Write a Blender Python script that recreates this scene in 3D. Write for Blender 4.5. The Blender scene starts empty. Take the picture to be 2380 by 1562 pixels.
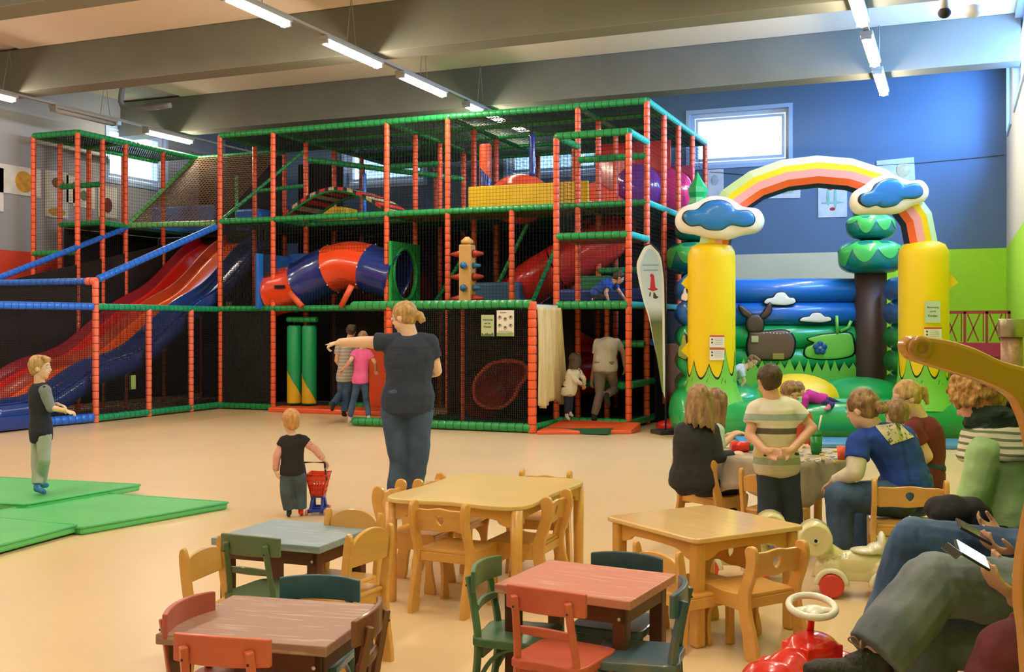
import bpy, bmesh, math, random
import numpy as np
from mathutils import Vector, Matrix, Euler
random.seed(7)
S = bpy.context.scene
COL = S.collection
PI = math.pi
# ---------------------------------------------------------------- camera, world, exposure
TH = math.radians(22.4); CAMH = 1.46; FPX = 2500.0; HOR = 755.0
FW = Vector((-math.sin(TH), math.cos(TH), 0)); RT = Vector((math.cos(TH), math.sin(TH), 0))
cd = bpy.data.cameras.new('camera'); cam = bpy.data.objects.new('camera', cd); COL.objects.link(cam)
cam.location = (0, 0, CAMH); cam.rotation_euler = (PI/2, 0, TH)
cd.sensor_width = 36; cd.lens = FPX/2380*36; cd.shift_y = -(781-HOR)/2380; cd.clip_end = 200; cd.clip_start = 0.05
S.camera = cam
S.view_settings.view_transform = 'Standard'; S.view_settings.look = 'None'
S.view_settings.exposure = 1.3; S.view_settings.gamma = 1
W = bpy.data.worlds.new('world'); S.world = W; W.use_nodes = True
W.node_tree.nodes['Background'].inputs[0].default_value = (0.50, 0.72, 1.0, 1)
W.node_tree.nodes['Background'].inputs[1].default_value = 2.2
S.cycles.max_bounces = 6; S.cycles.diffuse_bounces = 3; S.cycles.glossy_bounces = 2
S.cycles.transparent_max_bounces = 6; S.cycles.transmission_bounces = 2; S.cycles.sample_clamp_indirect = 4
S.cycles.caustics_reflective = False; S.cycles.caustics_refractive = False
ROOM = dict(x0=-15.25, x1=0.8, y0=-3.0, y1=20.0, z=5.84)

def area(name, loc, rot, sx, sy, power, col):
    l = bpy.data.lights.new(name, 'AREA'); l.shape = 'RECTANGLE'; l.size = sx; l.size_y = sy
    l.energy = power; l.color = col
    o = bpy.data.objects.new(name, l); o.location = loc; o.rotation_euler = rot; COL.objects.link(o); return o
# daylight entering by the high windows of the right wall and of the back wall
area('daylight_right_wall', (1.3, 14.9, 5.15), (0, math.radians(62), 0), 0.9, 4.4, 330, (0.16, 0.42, 1.0))
area('daylight_right_wall_far', (1.3, 18.85, 5.15), (0, math.radians(62), 0), 0.9, 1.0, 200, (0.16, 0.42, 1.0))

def at(px, py, d=None, X=None, Y=None, z=None):
    """point of the place that the pixel shows, given one of its coordinates"""
    v = FW + RT*((px-1190)/FPX) + Vector((0, 0, (HOR-py)/FPX))
    if d is not None: t = d
    elif X is not None: t = X/v.x
    elif Y is not None: t = Y/v.y
    else: t = (z-CAMH)/v.z
    return v*t + Vector((0, 0, CAMH))
def LD(lat, d, z=0):
    """point from its distance to the right of and ahead of the viewpoint"""
    p = FW*d + RT*lat; return Vector((p.x, p.y, z))

# ---------------------------------------------------------------- materials
MATS = {}
def mat(name, col, rough=0.5, coat=0.0, noise=0.0, nscale=8, bump=0.0, bscale=40, metal=0.0, emit=None, es=0, stretch=None, col2=None, spec=0.5, fac2=None, trans=0):
    if name in MATS: return MATS[name]
    m = bpy.data.materials.new(name); m.use_nodes = True; nt = m.node_tree; b = nt.nodes['Principled BSDF']
    c = tuple(col)+(1,)
    b.inputs['Base Color'].default_value = c; b.inputs['Roughness'].default_value = rough
    b.inputs['Metallic'].default_value = metal; b.inputs['Coat Weight'].default_value = coat
    b.inputs['Specular IOR Level'].default_value = spec; b.inputs['Coat Roughness'].default_value = 0.08
    if trans: b.inputs['Transmission Weight'].default_value = trans
    L = nt.links
    tc = nt.nodes.new('ShaderNodeTexCoord'); mp = nt.nodes.new('ShaderNodeMapping')
    L.new(tc.outputs['Object'], mp.inputs[0])
    if stretch: mp.inputs['Scale'].default_value = stretch
    if noise or col2:
        n = nt.nodes.new('ShaderNodeTexNoise'); n.inputs['Scale'].default_value = nscale; n.inputs['Detail'].default_value = 4
        L.new(mp.outputs[0], n.inputs['Vector'])
        r = nt.nodes.new('ShaderNodeValToRGB'); L.new(n.outputs['Fac'], r.inputs[0])
        if col2:
            lo, hi = fac2 or (0.4, 0.6)
            r.color_ramp.elements[0].position = lo; r.color_ramp.elements[1].position = hi
            r.color_ramp.elements[0].color = c; r.color_ramp.elements[1].color = tuple(col2)+(1,)
        else:
            r.color_ramp.elements[0].position = 0.3; r.color_ramp.elements[1].position = 0.7
            r.color_ramp.elements[0].color = tuple(max(0, x*(1-noise)) for x in col)+(1,)
            r.color_ramp.elements[1].color = tuple(min(1, x*(1+noise)) for x in col)+(1,)
        L.new(r.outputs[0], b.inputs['Base Color'])
    if bump:
        n2 = nt.nodes.new('ShaderNodeTexNoise'); n2.inputs['Scale'].default_value = bscale; n2.inputs['Detail'].default_value = 3
        L.new(mp.outputs[0], n2.inputs['Vector'])
        bp = nt.nodes.new('ShaderNodeBump'); bp.inputs['Strength'].default_value = bump; bp.inputs['Distance'].default_value = 0.02
        L.new(n2.outputs['Fac'], bp.inputs['Height']); L.new(bp.outputs[0], b.inputs['Normal'])
    if emit:
        b.inputs['Emission Color'].default_value = tuple(emit)+(1,); b.inputs['Emission Strength'].default_value = es
    MATS[name] = m; return m
def stripes(name, cols, axis=2, period=None, edges=None, rough=0.85, coord='Object', noise=0, bump=0.0):
    """bands of colour along one object axis; edges = list of (position, colour index)"""
    if name in MATS: return MATS[name]
    m = bpy.data.materials.new(name); m.use_nodes = True; nt = m.node_tree; b = nt.nodes['Principled BSDF']; L = nt.links
    b.inputs['Roughness'].default_value = rough
    tc = nt.nodes.new('ShaderNodeTexCoord'); sp = nt.nodes.new('ShaderNodeSeparateXYZ'); L.new(tc.outputs[coord], sp.inputs[0])
    src = sp.outputs[axis]
    if noise:
        n = nt.nodes.new('ShaderNodeTexNoise'); n.inputs['Scale'].default_value = 6; L.new(tc.outputs[coord], n.inputs['Vector'])
        ad = nt.nodes.new('ShaderNodeMath'); ad.operation = 'MULTIPLY_ADD'; L.new(n.outputs['Fac'], ad.inputs[0]); ad.inputs[1].default_value = noise; L.new(src, ad.inputs[2]); src = ad.outputs[0]
    if period:
        md = nt.nodes.new('ShaderNodeMath'); md.operation = 'FLOORED_MODULO'; L.new(src, md.inputs[0]); md.inputs[1].default_value = period
        dv = nt.nodes.new('ShaderNodeMath'); dv.operation = 'DIVIDE'; L.new(md.outputs[0], dv.inputs[0]); dv.inputs[1].default_value = period; src = dv.outputs[0]
    r = nt.nodes.new('ShaderNodeValToRGB'); r.color_ramp.interpolation = 'CONSTANT'
    for i, (pos, ci) in enumerate(edges):
        e = r.color_ramp.elements[i] if i < 2 else r.color_ramp.elements.new(pos)
        e.position = pos; e.color = tuple(cols[ci])+(1,)
    L.new(src, r.inputs[0]); L.new(r.outputs[0], b.inputs['Base Color'])
    if bump:
        n2 = nt.nodes.new('ShaderNodeTexNoise'); n2.inputs['Scale'].default_value = 14; L.new(tc.outputs[coord], n2.inputs['Vector'])
        bp = nt.nodes.new('ShaderNodeBump'); bp.inputs['Strength'].default_value = bump; bp.inputs['Distance'].default_value = 0.02
        L.new(n2.outputs['Fac'], bp.inputs['Height']); L.new(bp.outputs[0], b.inputs['Normal'])
    MATS[name] = m; return m
def rgb(r, g, b):
    f = lambda c: (c/255/12.92) if c/255 <= 0.04045 else ((c/255+0.055)/1.055)**2.4
    return (f(r), f(g), f(b))

# ---------------------------------------------------------------- mesh building
def frame_of(d):
    d = Vector(d).normalized(); a = Vector((0, 0, 1)) if abs(d.z) < 0.9 else Vector((1, 0, 0))
    x = d.cross(a).normalized(); y = d.cross(x).normalized(); return x, y, d
class MB:
    def __init__(s): s.v = []; s.f = []; s.m = []; s.sm = []
    def add(s, vs, fs, mi=0, smooth=False, M=None):
        o = len(s.v)
        if M is not None: vs = [M @ Vector(v) for v in vs]
        s.v += [tuple(v) for v in vs]; s.f += [tuple(i+o for i in f) for f in fs]
        s.m += [mi]*len(fs); s.sm += [smooth]*len(fs); return s
    def box(s, c, sz, mi=0, M=None, rz=0):
        x, y, z = sz[0]/2, sz[1]/2, sz[2]/2
        vs = [Vector((i*x, j*y, k*z)) for i in (-1, 1) for j in (-1, 1) for k in (-1, 1)]
        if rz: R = Matrix.Rotation(rz, 3, 'Z'); vs = [R @ v for v in vs]
        vs = [v+Vector(c) for v in vs]
        return s.add(vs, [(0, 1, 3, 2), (4, 6, 7, 5), (0, 4, 5, 1), (2, 3, 7, 6), (0, 2, 6, 4), (1, 5, 7, 3)], mi, False, M)
    def bar(s, p0, p1, w, h, mi=0, up=None, M=None):
        p0 = Vector(p0); p1 = Vector(p1); d = (p1-p0).normalized(); u = Vector(up or (0, 0, 1))
        if abs(d.dot(u)) > 0.98: u = Vector((0, 1, 0))
        x = d.cross(u).normalized(); y = x.cross(d).normalized()
        vs = [p+x*(a*w/2)+y*(b*h/2) for p in (p0, p1) for a, b in ((-1, -1), (1, -1), (1, 1), (-1, 1))]
        return s.add(vs, [(0, 3, 2, 1), (4, 5, 6, 7), (0, 1, 5, 4), (1, 2, 6, 5), (2, 3, 7, 6), (3, 0, 4, 7)], mi, False, M)
    def tube(s, pts, r, n=10, mi=0, closed=False, cap=True, smooth=True, M=None, flat=None, mis=None):
        pts = [Vector(p) for p in pts]; k = len(pts)
        rs = r if isinstance(r, (list, tuple)) else [r]*k
        vs = []; fs = []; px = None
        for i, p in enumerate(pts):
            if closed: d = pts[(i+1) % k]-pts[i-1]
            else: d = pts[min(i+1, k-1)]-pts[max(i-1, 0)]
            d = d.normalized() if d.length > 1e-9 else Vector((0, 0, 1))
            if px is None: x, y, _ = frame_of(d)
            else:
                x = px-d*px.dot(d)
                x = x.normalized() if x.length > 1e-6 else frame_of(d)[0]
                y = d.cross(x).normalized()
            px = x
            for j in range(n):
                a = 2*PI*j/n; vs.append(p+(x*math.cos(a)+y*math.sin(a)*(flat or 1))*rs[i])
        segs = k if closed else k-1; ms = []
        for i in range(segs):
            for j in range(n):
                a = i*n+j; b = i*n+(j+1) % n; c = ((i+1) % k)*n+(j+1) % n; e = ((i+1) % k)*n+j
                fs.append((a, b, c, e)); ms.append(mis[i] if mis else mi)
        o = len(s.f); s.add(vs, fs, mi, smooth, M); s.m[o:] = ms
        if cap and not closed:
            q = len(s.v)-k*n
            s.f += [tuple(q+j for j in reversed(range(n))), tuple(q+(k-1)*n+j for j in range(n))]
            s.m += [ms[0], ms[-1]]; s.sm += [False, False]
        return s
    def cyl(s, p0, p1, r0, r1=None, n=16, mi=0, cap=True, M=None, smooth=True):
        return s.tube([p0, p1], [r0, r0 if r1 is None else r1], n, mi, False, cap, smooth, M)
    def lathe(s, prof, n=24, mi=0, M=None, mis=None, smooth=True):
        vs = []; fs = []; k = len(prof); ms = []
        for r, z in prof: vs += [(r*math.cos(2*PI*j/n), r*math.sin(2*PI*j/n), z) for j in range(n)]
        for i in range(k-1):
            for j in range(n):
                fs.append((i*n+j, i*n+(j+1) % n, (i+1)*n+(j+1) % n, (i+1)*n+j)); ms.append(mis[i] if mis else mi)
        fs += [tuple(reversed(range(n))), tuple((k-1)*n+j for j in range(n))]; ms += [ms[0], ms[-1]]
        o = len(s.f); s.add(vs, fs, mi, smooth, M); s.m[o:] = ms; return s
    def ball(s, c, r, nu=16, nv=10, mi=0, R=None, M=None):
        r = (r, r, r) if not isinstance(r, (tuple, list)) else r
        vs = []; fs = []
        for i in range(nv+1):
            t = PI*i/nv
            for j in range(nu):
                a = 2*PI*j/nu; v = Vector((r[0]*math.sin(t)*math.cos(a), r[1]*math.sin(t)*math.sin(a), r[2]*math.cos(t)))
                if R is not None: v = R @ v
                vs.append(v+Vector(c))
        for i in range(nv):
            for j in range(nu): fs.append((i*nu+j, (i+1)*nu+j, (i+1)*nu+(j+1) % nu, i*nu+(j+1) % nu))
        return s.add(vs, fs, mi, True, M)
    def grid(s, fn, nu, nv, mi=0, smooth=True, M=None, thick=0):
        vs = [Vector(fn(i/nu, j/nv)) for i in range(nu+1) for j in range(nv+1)]; w = nv+1
        fs = [(i*w+j, (i+1)*w+j, (i+1)*w+j+1, i*w+j+1) for i in range(nu) for j in range(nv)]
        return s.add(vs, fs, mi, smooth, M)
    def net(s, o, u, v, pitch, w, mi=0):
        """square net over the parallelogram o, o+u, o+u+v, o+v : cords as thin prisms"""
        o, u, v = Vector(o), Vector(u), Vector(v); n = u.cross(v).normalized()
        for a, b in ((u, v), (v, u)):
            k = max(1, int(a.length/pitch)); bd = b.normalized(); ad = bd.cross(n)
            for i in range(k+1):
                p = o+a*(i/k); q = p+b
                c = [ad*(w/2), n*(w/2)-ad*(w/2)*.6, -n*(w/2)-ad*(w/2)*.6]
                vs = [p+x for x in c]+[q+x for x in c]
                s.add(vs, [(0, 1, 4, 3), (1, 2, 5, 4), (2, 0, 3, 5)], mi)
        return s
    def plate(s, outs, th, mi=0, M=None, bev=0.0):
        """flat plate from closed outlines (holes allowed), thickness th around z=0"""
        cu = bpy.data.curves.new('tmp', 'CURVE'); cu.dimensions = '2D'; cu.fill_mode = 'BOTH'; cu.extrude = max(1e-4, th/2-bev); cu.bevel_depth = bev; cu.bevel_resolution = 1
        if bev: cu.offset = -bev
        for o in outs:
            sp = cu.splines.new('POLY'); sp.points.add(len(o)-1)
            for i, p in enumerate(o): sp.points[i].co = (p[0], p[1], 0, 1)
            sp.use_cyclic_u = True
        ob = bpy.data.objects.new('tmp', cu); me = ob.to_mesh()
        vs = [v.co.copy() for v in me.vertices]; fs = [tuple(p.vertices) for p in me.polygons]
        ob.to_mesh_clear(); bpy.data.objects.remove(ob); bpy.data.curves.remove(cu)
        return s.add(vs, fs, mi, False, M)
    def text(s, body, size, M, mi=0, ext=0.0008, align='CENTER'):
        cu = bpy.data.curves.new('tmp', 'FONT'); cu.body = body; cu.size = size; cu.extrude = ext; cu.align_x = align; cu.resolution_u = 2
        ob = bpy.data.objects.new('tmp', cu); me = ob.to_mesh()
        vs = [v.co.copy() for v in me.vertices]; fs = [tuple(p.vertices) for p in me.polygons]
        ob.to_mesh_clear(); bpy.data.objects.remove(ob); bpy.data.curves.remove(cu)
        return s.add(vs, fs, mi, False, M)
    def make(s, name, mats, parent=None, bevel=0, sub=0, auto=True):
        me = bpy.data.meshes.new(name); me.from_pydata(s.v, [], s.f)
        if not isinstance(mats, (list, tuple)): mats = [mats]
        for m in mats: me.materials.append(m)
        me.polygons.foreach_set('material_index', s.m); me.polygons.foreach_set('use_smooth', s.sm)
        me.update()
        bm = bmesh.new(); bm.from_mesh(me); bmesh.ops.recalc_face_normals(bm, faces=bm.faces); bm.to_mesh(me); bm.free()
        o = bpy.data.objects.new(name, me); COL.objects.link(o)
        if parent is not None: o.parent = parent
        if bevel:
            b = o.modifiers.new('b', 'BEVEL'); b.width = bevel; b.segments = 2; b.limit_method = 'ANGLE'; b.angle_limit = 0.6
        if sub:
            b = o.modifiers.new('s', 'SUBSURF'); b.levels = sub; b.render_levels = sub
        return o
def tag(o, label=None, cat=None, group=None, kind=None):
    if label: o['label'] = label
    if cat: o['category'] = cat
    if group: o['group'] = group
    if kind: o['kind'] = kind
    return o
def thing(name, label, cat, loc=(0, 0, 0), rz=0, group=None):
    o = bpy.data.objects.new(name, None); COL.objects.link(o); o.empty_display_size = 0.1
    o.location = loc; o.rotation_euler = (0, 0, rz); return tag(o, label, cat, group)
def dup(root, loc, rz, label, group=None):
    r = root.copy(); COL.objects.link(r); r.location = loc; r.rotation_euler = (0, 0, rz); r['label'] = label
    if group: r['group'] = group
    for ch in list(root.children):
        c = ch.copy(); COL.objects.link(c); c.parent = r
        for g in list(ch.children):
            d = g.copy(); COL.objects.link(d); d.parent = c
    return r
def struct(o, label=None): o['kind'] = 'structure'; return o
def smooth_path(P, n=6, closed=False):
    P = [Vector(p) for p in P]; out = []; k = len(P)
    for i in range(k if closed else k-1):
        if closed: a, b, c, d = P[i-1], P[i], P[(i+1) % k], P[(i+2) % k]
        else: a, b, c, d = P[max(i-1, 0)], P[i], P[i+1], P[min(i+2, k-1)]
        for j in range(n):
            t = j/n; out.append(0.5*((2*b)+(c-a)*t+(2*a-5*b+4*c-d)*t*t+(3*b-a-3*c+d)*t**3))
    if not closed: out.append(P[-1])
    return out
def sm2(P, n=5, closed=True): return [(p.x, p.y) for p in smooth_path([(a, b, 0) for a, b in P], n, closed)]
def TM(o, x, y, z=None):
    """matrix with given origin and axis directions"""
    x = Vector(x).normalized(); y = Vector(y); y = (y-x*y.dot(x)).normalized(); z = x.cross(y)
    M = Matrix.Identity(4)
    for i, a in enumerate((x, y, z)):
        for j in range(3): M[j][i] = a[j]
    for j in range(3): M[j][3] = o[j]
    return M
# ---------------------------------------------------------------- the hall
x0, x1, y0, y1, zc = ROOM['x0'], ROOM['x1'], ROOM['y0'], ROOM['y1'], ROOM['z']
m_floor = mat('floor_lino', (0.80, 0.60, 0.35), 0.32, noise=0.04, nscale=0.7, bump=0.02, bscale=3)
m_grey = mat('paint_grey_blue', (0.10, 0.17, 0.27), 0.8, noise=0.05, nscale=1.2)
m_greyL = mat('paint_pale_grey', (0.30, 0.31, 0.33), 0.8, noise=0.05, nscale=1.2)
m_cream = mat('paint_cream', (0.66, 0.63, 0.42), 0.8, noise=0.03, nscale=2)
m_lime = mat('paint_lime', (0.40, 0.78, 0.02), 0.7, noise=0.03)
m_red = mat('paint_red', (0.62, 0.05, 0.02), 0.7, noise=0.05)
m_white = mat('paint_white', (0.62, 0.60, 0.52), 0.8, noise=0.03)
m_beam = mat('beam_grey_green', (0.175, 0.18, 0.15), 0.85, noise=0.08, nscale=1.5)
m_beamlo = mat('beam_underside', (0.22, 0.22, 0.18), 0.85)
m_frame = mat('window_frame_grey', (0.40, 0.48, 0.60), 0.4)
m_dark = mat('plain_black', (0.01, 0.01, 0.012), 0.9)  # flat near-black for camera dome, handle slot and toy pupil
def glassmat():
    m = bpy.data.materials.new('window_glass'); m.use_nodes = True; nt = m.node_tree; nt.nodes.clear()
    o = nt.nodes.new('ShaderNodeOutputMaterial'); t = nt.nodes.new('ShaderNodeBsdfTransparent'); g = nt.nodes.new('ShaderNodeBsdfGlossy')
    g.inputs['Roughness'].default_value = 0.02; x = nt.nodes.new('ShaderNodeMixShader'); x.inputs[0].default_value = 0.06
    nt.links.new(t.outputs[0], x.inputs[1]); nt.links.new(g.outputs[0], x.inputs[2]); nt.links.new(x.outputs[0], o.inputs[0]); return m
m_glass = glassmat()
struct(MB().box(((x0+x1)/2, (y0+y1)/2, -0.1), (x1-x0+2, y1-y0+2, 0.2)).make('floor', m_floor))
# ceiling of pale ribbed sheets between deep beams
mb = MB(); k = int((y1-y0)/0.12)
for i in range(k+1):
    y = y0+i*0.12; mb.add([(x0+1.5, y, zc+.02), (x1, y, zc+.02), (x1, y+.09, zc), (x0+1.5, y+.09, zc), (x0+1.5, y+.12, zc+.02), (x1, y+.12, zc+.02)], [(0, 1, 2, 3), (3, 2, 5, 4)])
mb.box(((x0+x1)/2, (y0+y1)/2, zc+0.15), (x1-x0+1, y1-y0+1, 0.2))
m_ceil = mat('ceiling_sheet_cream', (0.74, 0.63, 0.50), 0.7)
ce = struct(mb.make('ceiling', m_ceil))
WT = 0.35
def wall(name, axis, pos, out, ub, vb, holes, cellmat, mats):
    """wall with real window openings; ub, vb: break lines; out: direction of its thickness"""
    mb = MB()
    P = lambda u, v, t: (u, pos+out*t, v) if axis == 'y' else (pos+out*t, u, v)
    for i in range(len(ub)-1):
        for j in range(len(vb)-1):
            uc, vc = (ub[i]+ub[i+1])/2, (vb[j]+vb[j+1])/2
            if any(h[0] < uc < h[1] and h[2] < vc < h[3] for h in holes): continue
            for t in (0, WT):
                mb.add([P(ub[i], vb[j], t), P(ub[i+1], vb[j], t), P(ub[i+1], vb[j+1], t), P(ub[i], vb[j+1], t)], [(0, 1, 2, 3)], cellmat(uc, vc))
    for a, b, c, d in holes:
        for p, q in (((a, c), (b, c)), ((b, c), (b, d)), ((b, d), (a, d)), ((a, d), (a, c))):
            mb.add([P(p[0], p[1], 0), P(q[0], q[1], 0), P(q[0], q[1], WT), P(p[0], p[1], WT)], [(0, 1, 2, 3)], len(mats)-1)
    return struct(mb.make(name, mats))
HB = [(-12.12, -10.22, 4.44, 5.42), (-8.35, -6.40, 4.44, 5.42), (-4.62, -2.80, 4.44, 5.42)]
HL = [(16.35, 18.0, 4.30, 5.40)]
HR = [(12.6, 17.2, 4.62, 5.78), (18.3, 19.4, 4.62, 5.78)]
def brk(lo, hi, hs, k, extra=()): return sorted({lo, hi, *extra, *[h[k] for h in hs], *[h[k+1] for h in hs]})
wall('wall_back', 'y', y1, 1, brk(x0-.35, x1+.35, HB, 0, (-1.28,)), brk(0, zc+.2, HB, 2, (2.76,)), HB,
     lambda u, v: 0 if v > 2.76 else (2 if u > -1.28 else 1), [m_grey, m_cream, m_lime, m_frame])
wall('wall_left', 'x', x0, -1, brk(y0-.35, y1, HL, 0), brk(0, zc+.2, HL, 2, (2.76,)), HL, lambda u, v: 0 if v > 2.76 else 1, [m_greyL, m_red, m_frame])
wall('wall_right', 'x', x1, 1, brk(y0-.35, y1, HR, 0), brk(0, zc+.2, HR, 2, (2.76,)), HR, lambda u, v: 0 if v > 2.76 else 1, [m_white, m_lime, m_frame])
wall('wall_front', 'y', y0, -1, brk(x0-.35, x1+.35, [], 0), brk(0, zc+.2, [], 2), [], lambda u, v: 0, [m_white, m_frame])
def window(n, axis, pos, h, out, blind=False):
    a, b, c, d = h; t = pos+out*0.12; w = 0.07
    P = (lambda u, v: (u, t, v)) if axis == 'y' else (lambda u, v: (t, u, v))
    S3 = (lambda su, sv, st: (su, st, sv)) if axis == 'y' else (lambda su, sv, st: (st, su, sv))
    mb = MB(); cu, cv = (a+b)/2, (c+d)/2
    for (u, v, su, sv) in ((cu, c+w/2, b-a, w), (cu, d-w/2, b-a, w), (a+w/2, cv, w, d-c-2*w), (b-w/2, cv, w, d-c-2*w)): mb.box(P(u, v), S3(su, sv, .08))
    w2 = 0.05; e = 0.09
    for (u, v, su, sv) in ((cu, c+e+w2/2, b-a-2*e, w2), (cu, d-e-w2/2, b-a-2*e, w2), (a+e+w2/2, cv, w2, d-c-2*e-2*w2), (b-e-w2/2, cv, w2, d-c-2*e-2*w2)): mb.box(P(u, v), S3(su, sv, .1))
    o = struct(mb.make('window_%d' % n, mat('window_frame_white', (0.55, 0.66, 0.82), 0.35), bevel=.006))
    g = MB().box(P(cu, cv), S3(b-a-2*e-2*w2+.02, d-c-2*e-2*w2+.02, .008)).make('pane', m_glass, o)
    tr = MB(); tw = .07
    ff = pos-out*0.012
    Q = (lambda u, v: (u, ff, v)) if axis == 'y' else (lambda u, v: (ff, u, v))
    for (u, v, su, sv) in ((cu, c-tw/2, b-a+2*tw, tw), (cu, d+tw/2, b-a+2*tw, tw), (a-tw/2, cv, tw, d-c), (b+tw/2, cv, tw, d-c)): tr.box(Q(u, v), S3(su, sv, .025))
    tr.make('window_trim', mat('window_trim_blue', (0.36, 0.50, 0.72), 0.5), o)
for i, h in enumerate(HB): window(i+1, 'y', y1, h, 1)
window(4, 'x', x0, HL[0], -1)
for i, h in enumerate(HR): window(5+i, 'x', x1, h, 1)
# a neighbouring pale brick facade seen through the left-hand windows
m_brick = bpy.data.materials.new('pale_brick'); m_brick.use_nodes = True
_n = m_brick.node_tree; _b = _n.nodes.new('ShaderNodeTexBrick'); _b.inputs['Scale'].default_value = 3.0
_b.inputs['Color1'].default_value = (.42, .62, .70, 1); _b.inputs['Color2'].default_value = (.30, .48, .58, 1); _b.inputs['Mortar'].default_value = (.75, .82, .85, 1); _b.inputs['Mortar Size'].default_value = .05
_t = _n.nodes.new('ShaderNodeTexCoord'); _m = _n.nodes.new('ShaderNodeMapping'); _m.inputs['Rotation'].default_value = (PI/2, 0, 0)
_n.links.new(_t.outputs['Object'], _m.inputs[0]); _n.links.new(_m.outputs[0], _b.inputs['Vector']); _n.links.new(_b.outputs[0], _n.nodes['Principled BSDF'].inputs['Base Color'])
struct(MB().box((-9.6, 23.2, 3.3), (8.0, 0.3, 6.6)).make('exterior_facade', m_brick))
# beams
for i, (yy, w) in enumerate([(-0.6, .42), (2.7, .42), (6.0, .42), (9.35, .42), (12.85, .42), (16.7, .42)]):
    mb = MB(); mb.box(((x0+x1)/2, yy+w/2, (5.19+zc)/2), (x1-x0+.1, w, zc-5.19+.02), 0)
    mb.box(((x0+x1)/2, yy+w/2, 5.183), (x1-x0+.1, w, .014), 1)
    struct(mb.make('beam', [m_beam, m_beamlo], bevel=0.012))
# ceiling ducts near left wall
for (yy, xx) in ((15.6, -13.6), (18.9, -12.6)):
    p = MB(); p.tube(smooth_path([(xx-.6, yy, 5.83), (xx-.6, yy, 5.5), (xx-.1, yy, 5.42), (xx+.5, yy, 5.42)], 4), .05, 8).make('ceiling_pipe', m_greyL)
    tag(bpy.data.objects['ceiling_pipe'] if yy < 16 else COL.objects[-1], None, 'pipe')
    COL.objects[-1]['label'] = 'grey bent pipe under the ceiling '+('in front of the farthest beam' if yy < 16 else 'behind the farthest beam')
# hanging tube lamps in three rows on slim rails
m_tube = mat('lamp_tube', (1, 1, 1), 0.5, emit=(1.0, 0.85, 0.66), es=50)
m_tubeoff = mat('lamp_cover_off', (0.35, 0.33, 0.30), 0.4)
m_house = mat('lamp_housing', (0.32, 0.31, 0.28), 0.45)
def lamp(x, yc, L, label, on=True, z=5.06):
    t = thing('tube_lamp', label, 'ceiling lamp', (x, yc, z), 0, 'tube lamps in rows under the ceiling')
    MB().box((0, 0, .05), (.16, L+.12, .05)).make('housing', m_house, t, bevel=.008)
    mb = MB(); mb.tube([(0, -L/2, .0), (0, L/2, .0)], .045, 8, smooth=True); mb.make('tube', m_tube if on else m_tubeoff, t)
    for s_ in (-1, 1): MB().box((0, s_*(L/2+.03), .005), (.13, .04, .07)).make('end_cap', m_house, t)
def rail(x, ya, yb, row):
    t = thing('lamp_rail', 'slim metal rail carrying the %s of tube lamps' % row, 'lamp rail', (x, 0, 0))
    MB().box((0, (ya+yb)/2, 5.16), (.07, yb-ya, .035)).make('rail', m_house, t)
    y = ya+.4
    while y < yb:
        MB().tube([(0, y-.12, 5.17), (0, y, zc), (0, y+.12, 5.17)], .006, 5).make('hanger', m_house, t); y += 2.1
XC = -7.42
def yof(px, X): 
    v = FW+RT*((px-1190)/FPX); return X/v.x*v.y
rail(XC, y0+.3, 19.6, 'middle row'); rail(-13.95, 4, 19.6, 'left row'); rail(-1.03, y0+.3, 17.6, 'right row')
rel = ['nearest fully seen one of the middle row', 'second one of the middle row', 'third one of the middle row', 'short one just above the climbing frame', 'one of the middle row behind the top net', 'farthest one of the middle row']
for i, (a, b) in enumerate(((530, 662), (755, 877), (933, 1028), (1086, 1114), (1128, 1166), (1182, 1225))):
    ya, yb = yof(a, XC), yof(b, XC); L = min(yb-ya, 1.5); lamp(XC, (ya+yb)/2, L, 'glowing tube lamp under the ceiling, '+rel[i])
for i, y in enumerate((7.2, 4.9, 2.6, 0.3)): lamp(XC, y, 1.45, 'glowing tube lamp of the middle row, out of view overhead')
for i, (a, b) in enumerate(((1973, 2008), (2010, 2036), (2034, 2058))):
    ya, yb = yof(a, -1.03), yof(b, -1.03); lamp(-1.03, (ya+yb)/2, min(1.5, yb-ya), 'glowing tube lamp over the rainbow arch, '+['nearest', 'middle', 'farthest'][i]+' of the right row in view')
for y in (8.3, 5.9, 3.5, 1.1): lamp(-1.03, y, 1.45, 'glowing tube lamp of the right row, out of view overhead')
for i, (a, b, on) in enumerate(((-60, 28, 1), (128, 262, 0), (342, 440, 1))):
    ya, yb = yof(a, -13.95), yof(b, -13.95); lamp(-13.95, (ya+yb)/2, min(1.6, yb-ya), ['glowing tube lamp cut by the left edge of the picture', 'unlit tube lamp of the left row', 'glowing tube lamp over the top of the slides'][i], on)
for y in (9.6, 7.0, 4.6): lamp(-13.95, y, 1.45, 'glowing tube lamp of the left row, out of view overhead')

p = at(2195, 30, Y=12.7); t = thing('dome_camera', 'small dark dome camera under the beam at the top right', 'camera', p); MB().ball((0, 0, 0), (.07, .07, .06), 14, 8).make('dome', m_dark, t); MB().cyl((0, 0, 0), (0, 0, 5.19-p.z if p.z < 5.1 else .08), .05, n=14).make('mount', m_house, t)
p = at(2262, 28, Y=12.7); t = thing('ceiling_spot', 'small white round fixture beside the dome camera', 'fixture', p); MB().lathe([(.04, -.06), (.09, -.03), (.09, .05), (.03, .08)], 16).make('shell', mat('fixture_white', (.6, .65, .72), .4), t)
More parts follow.
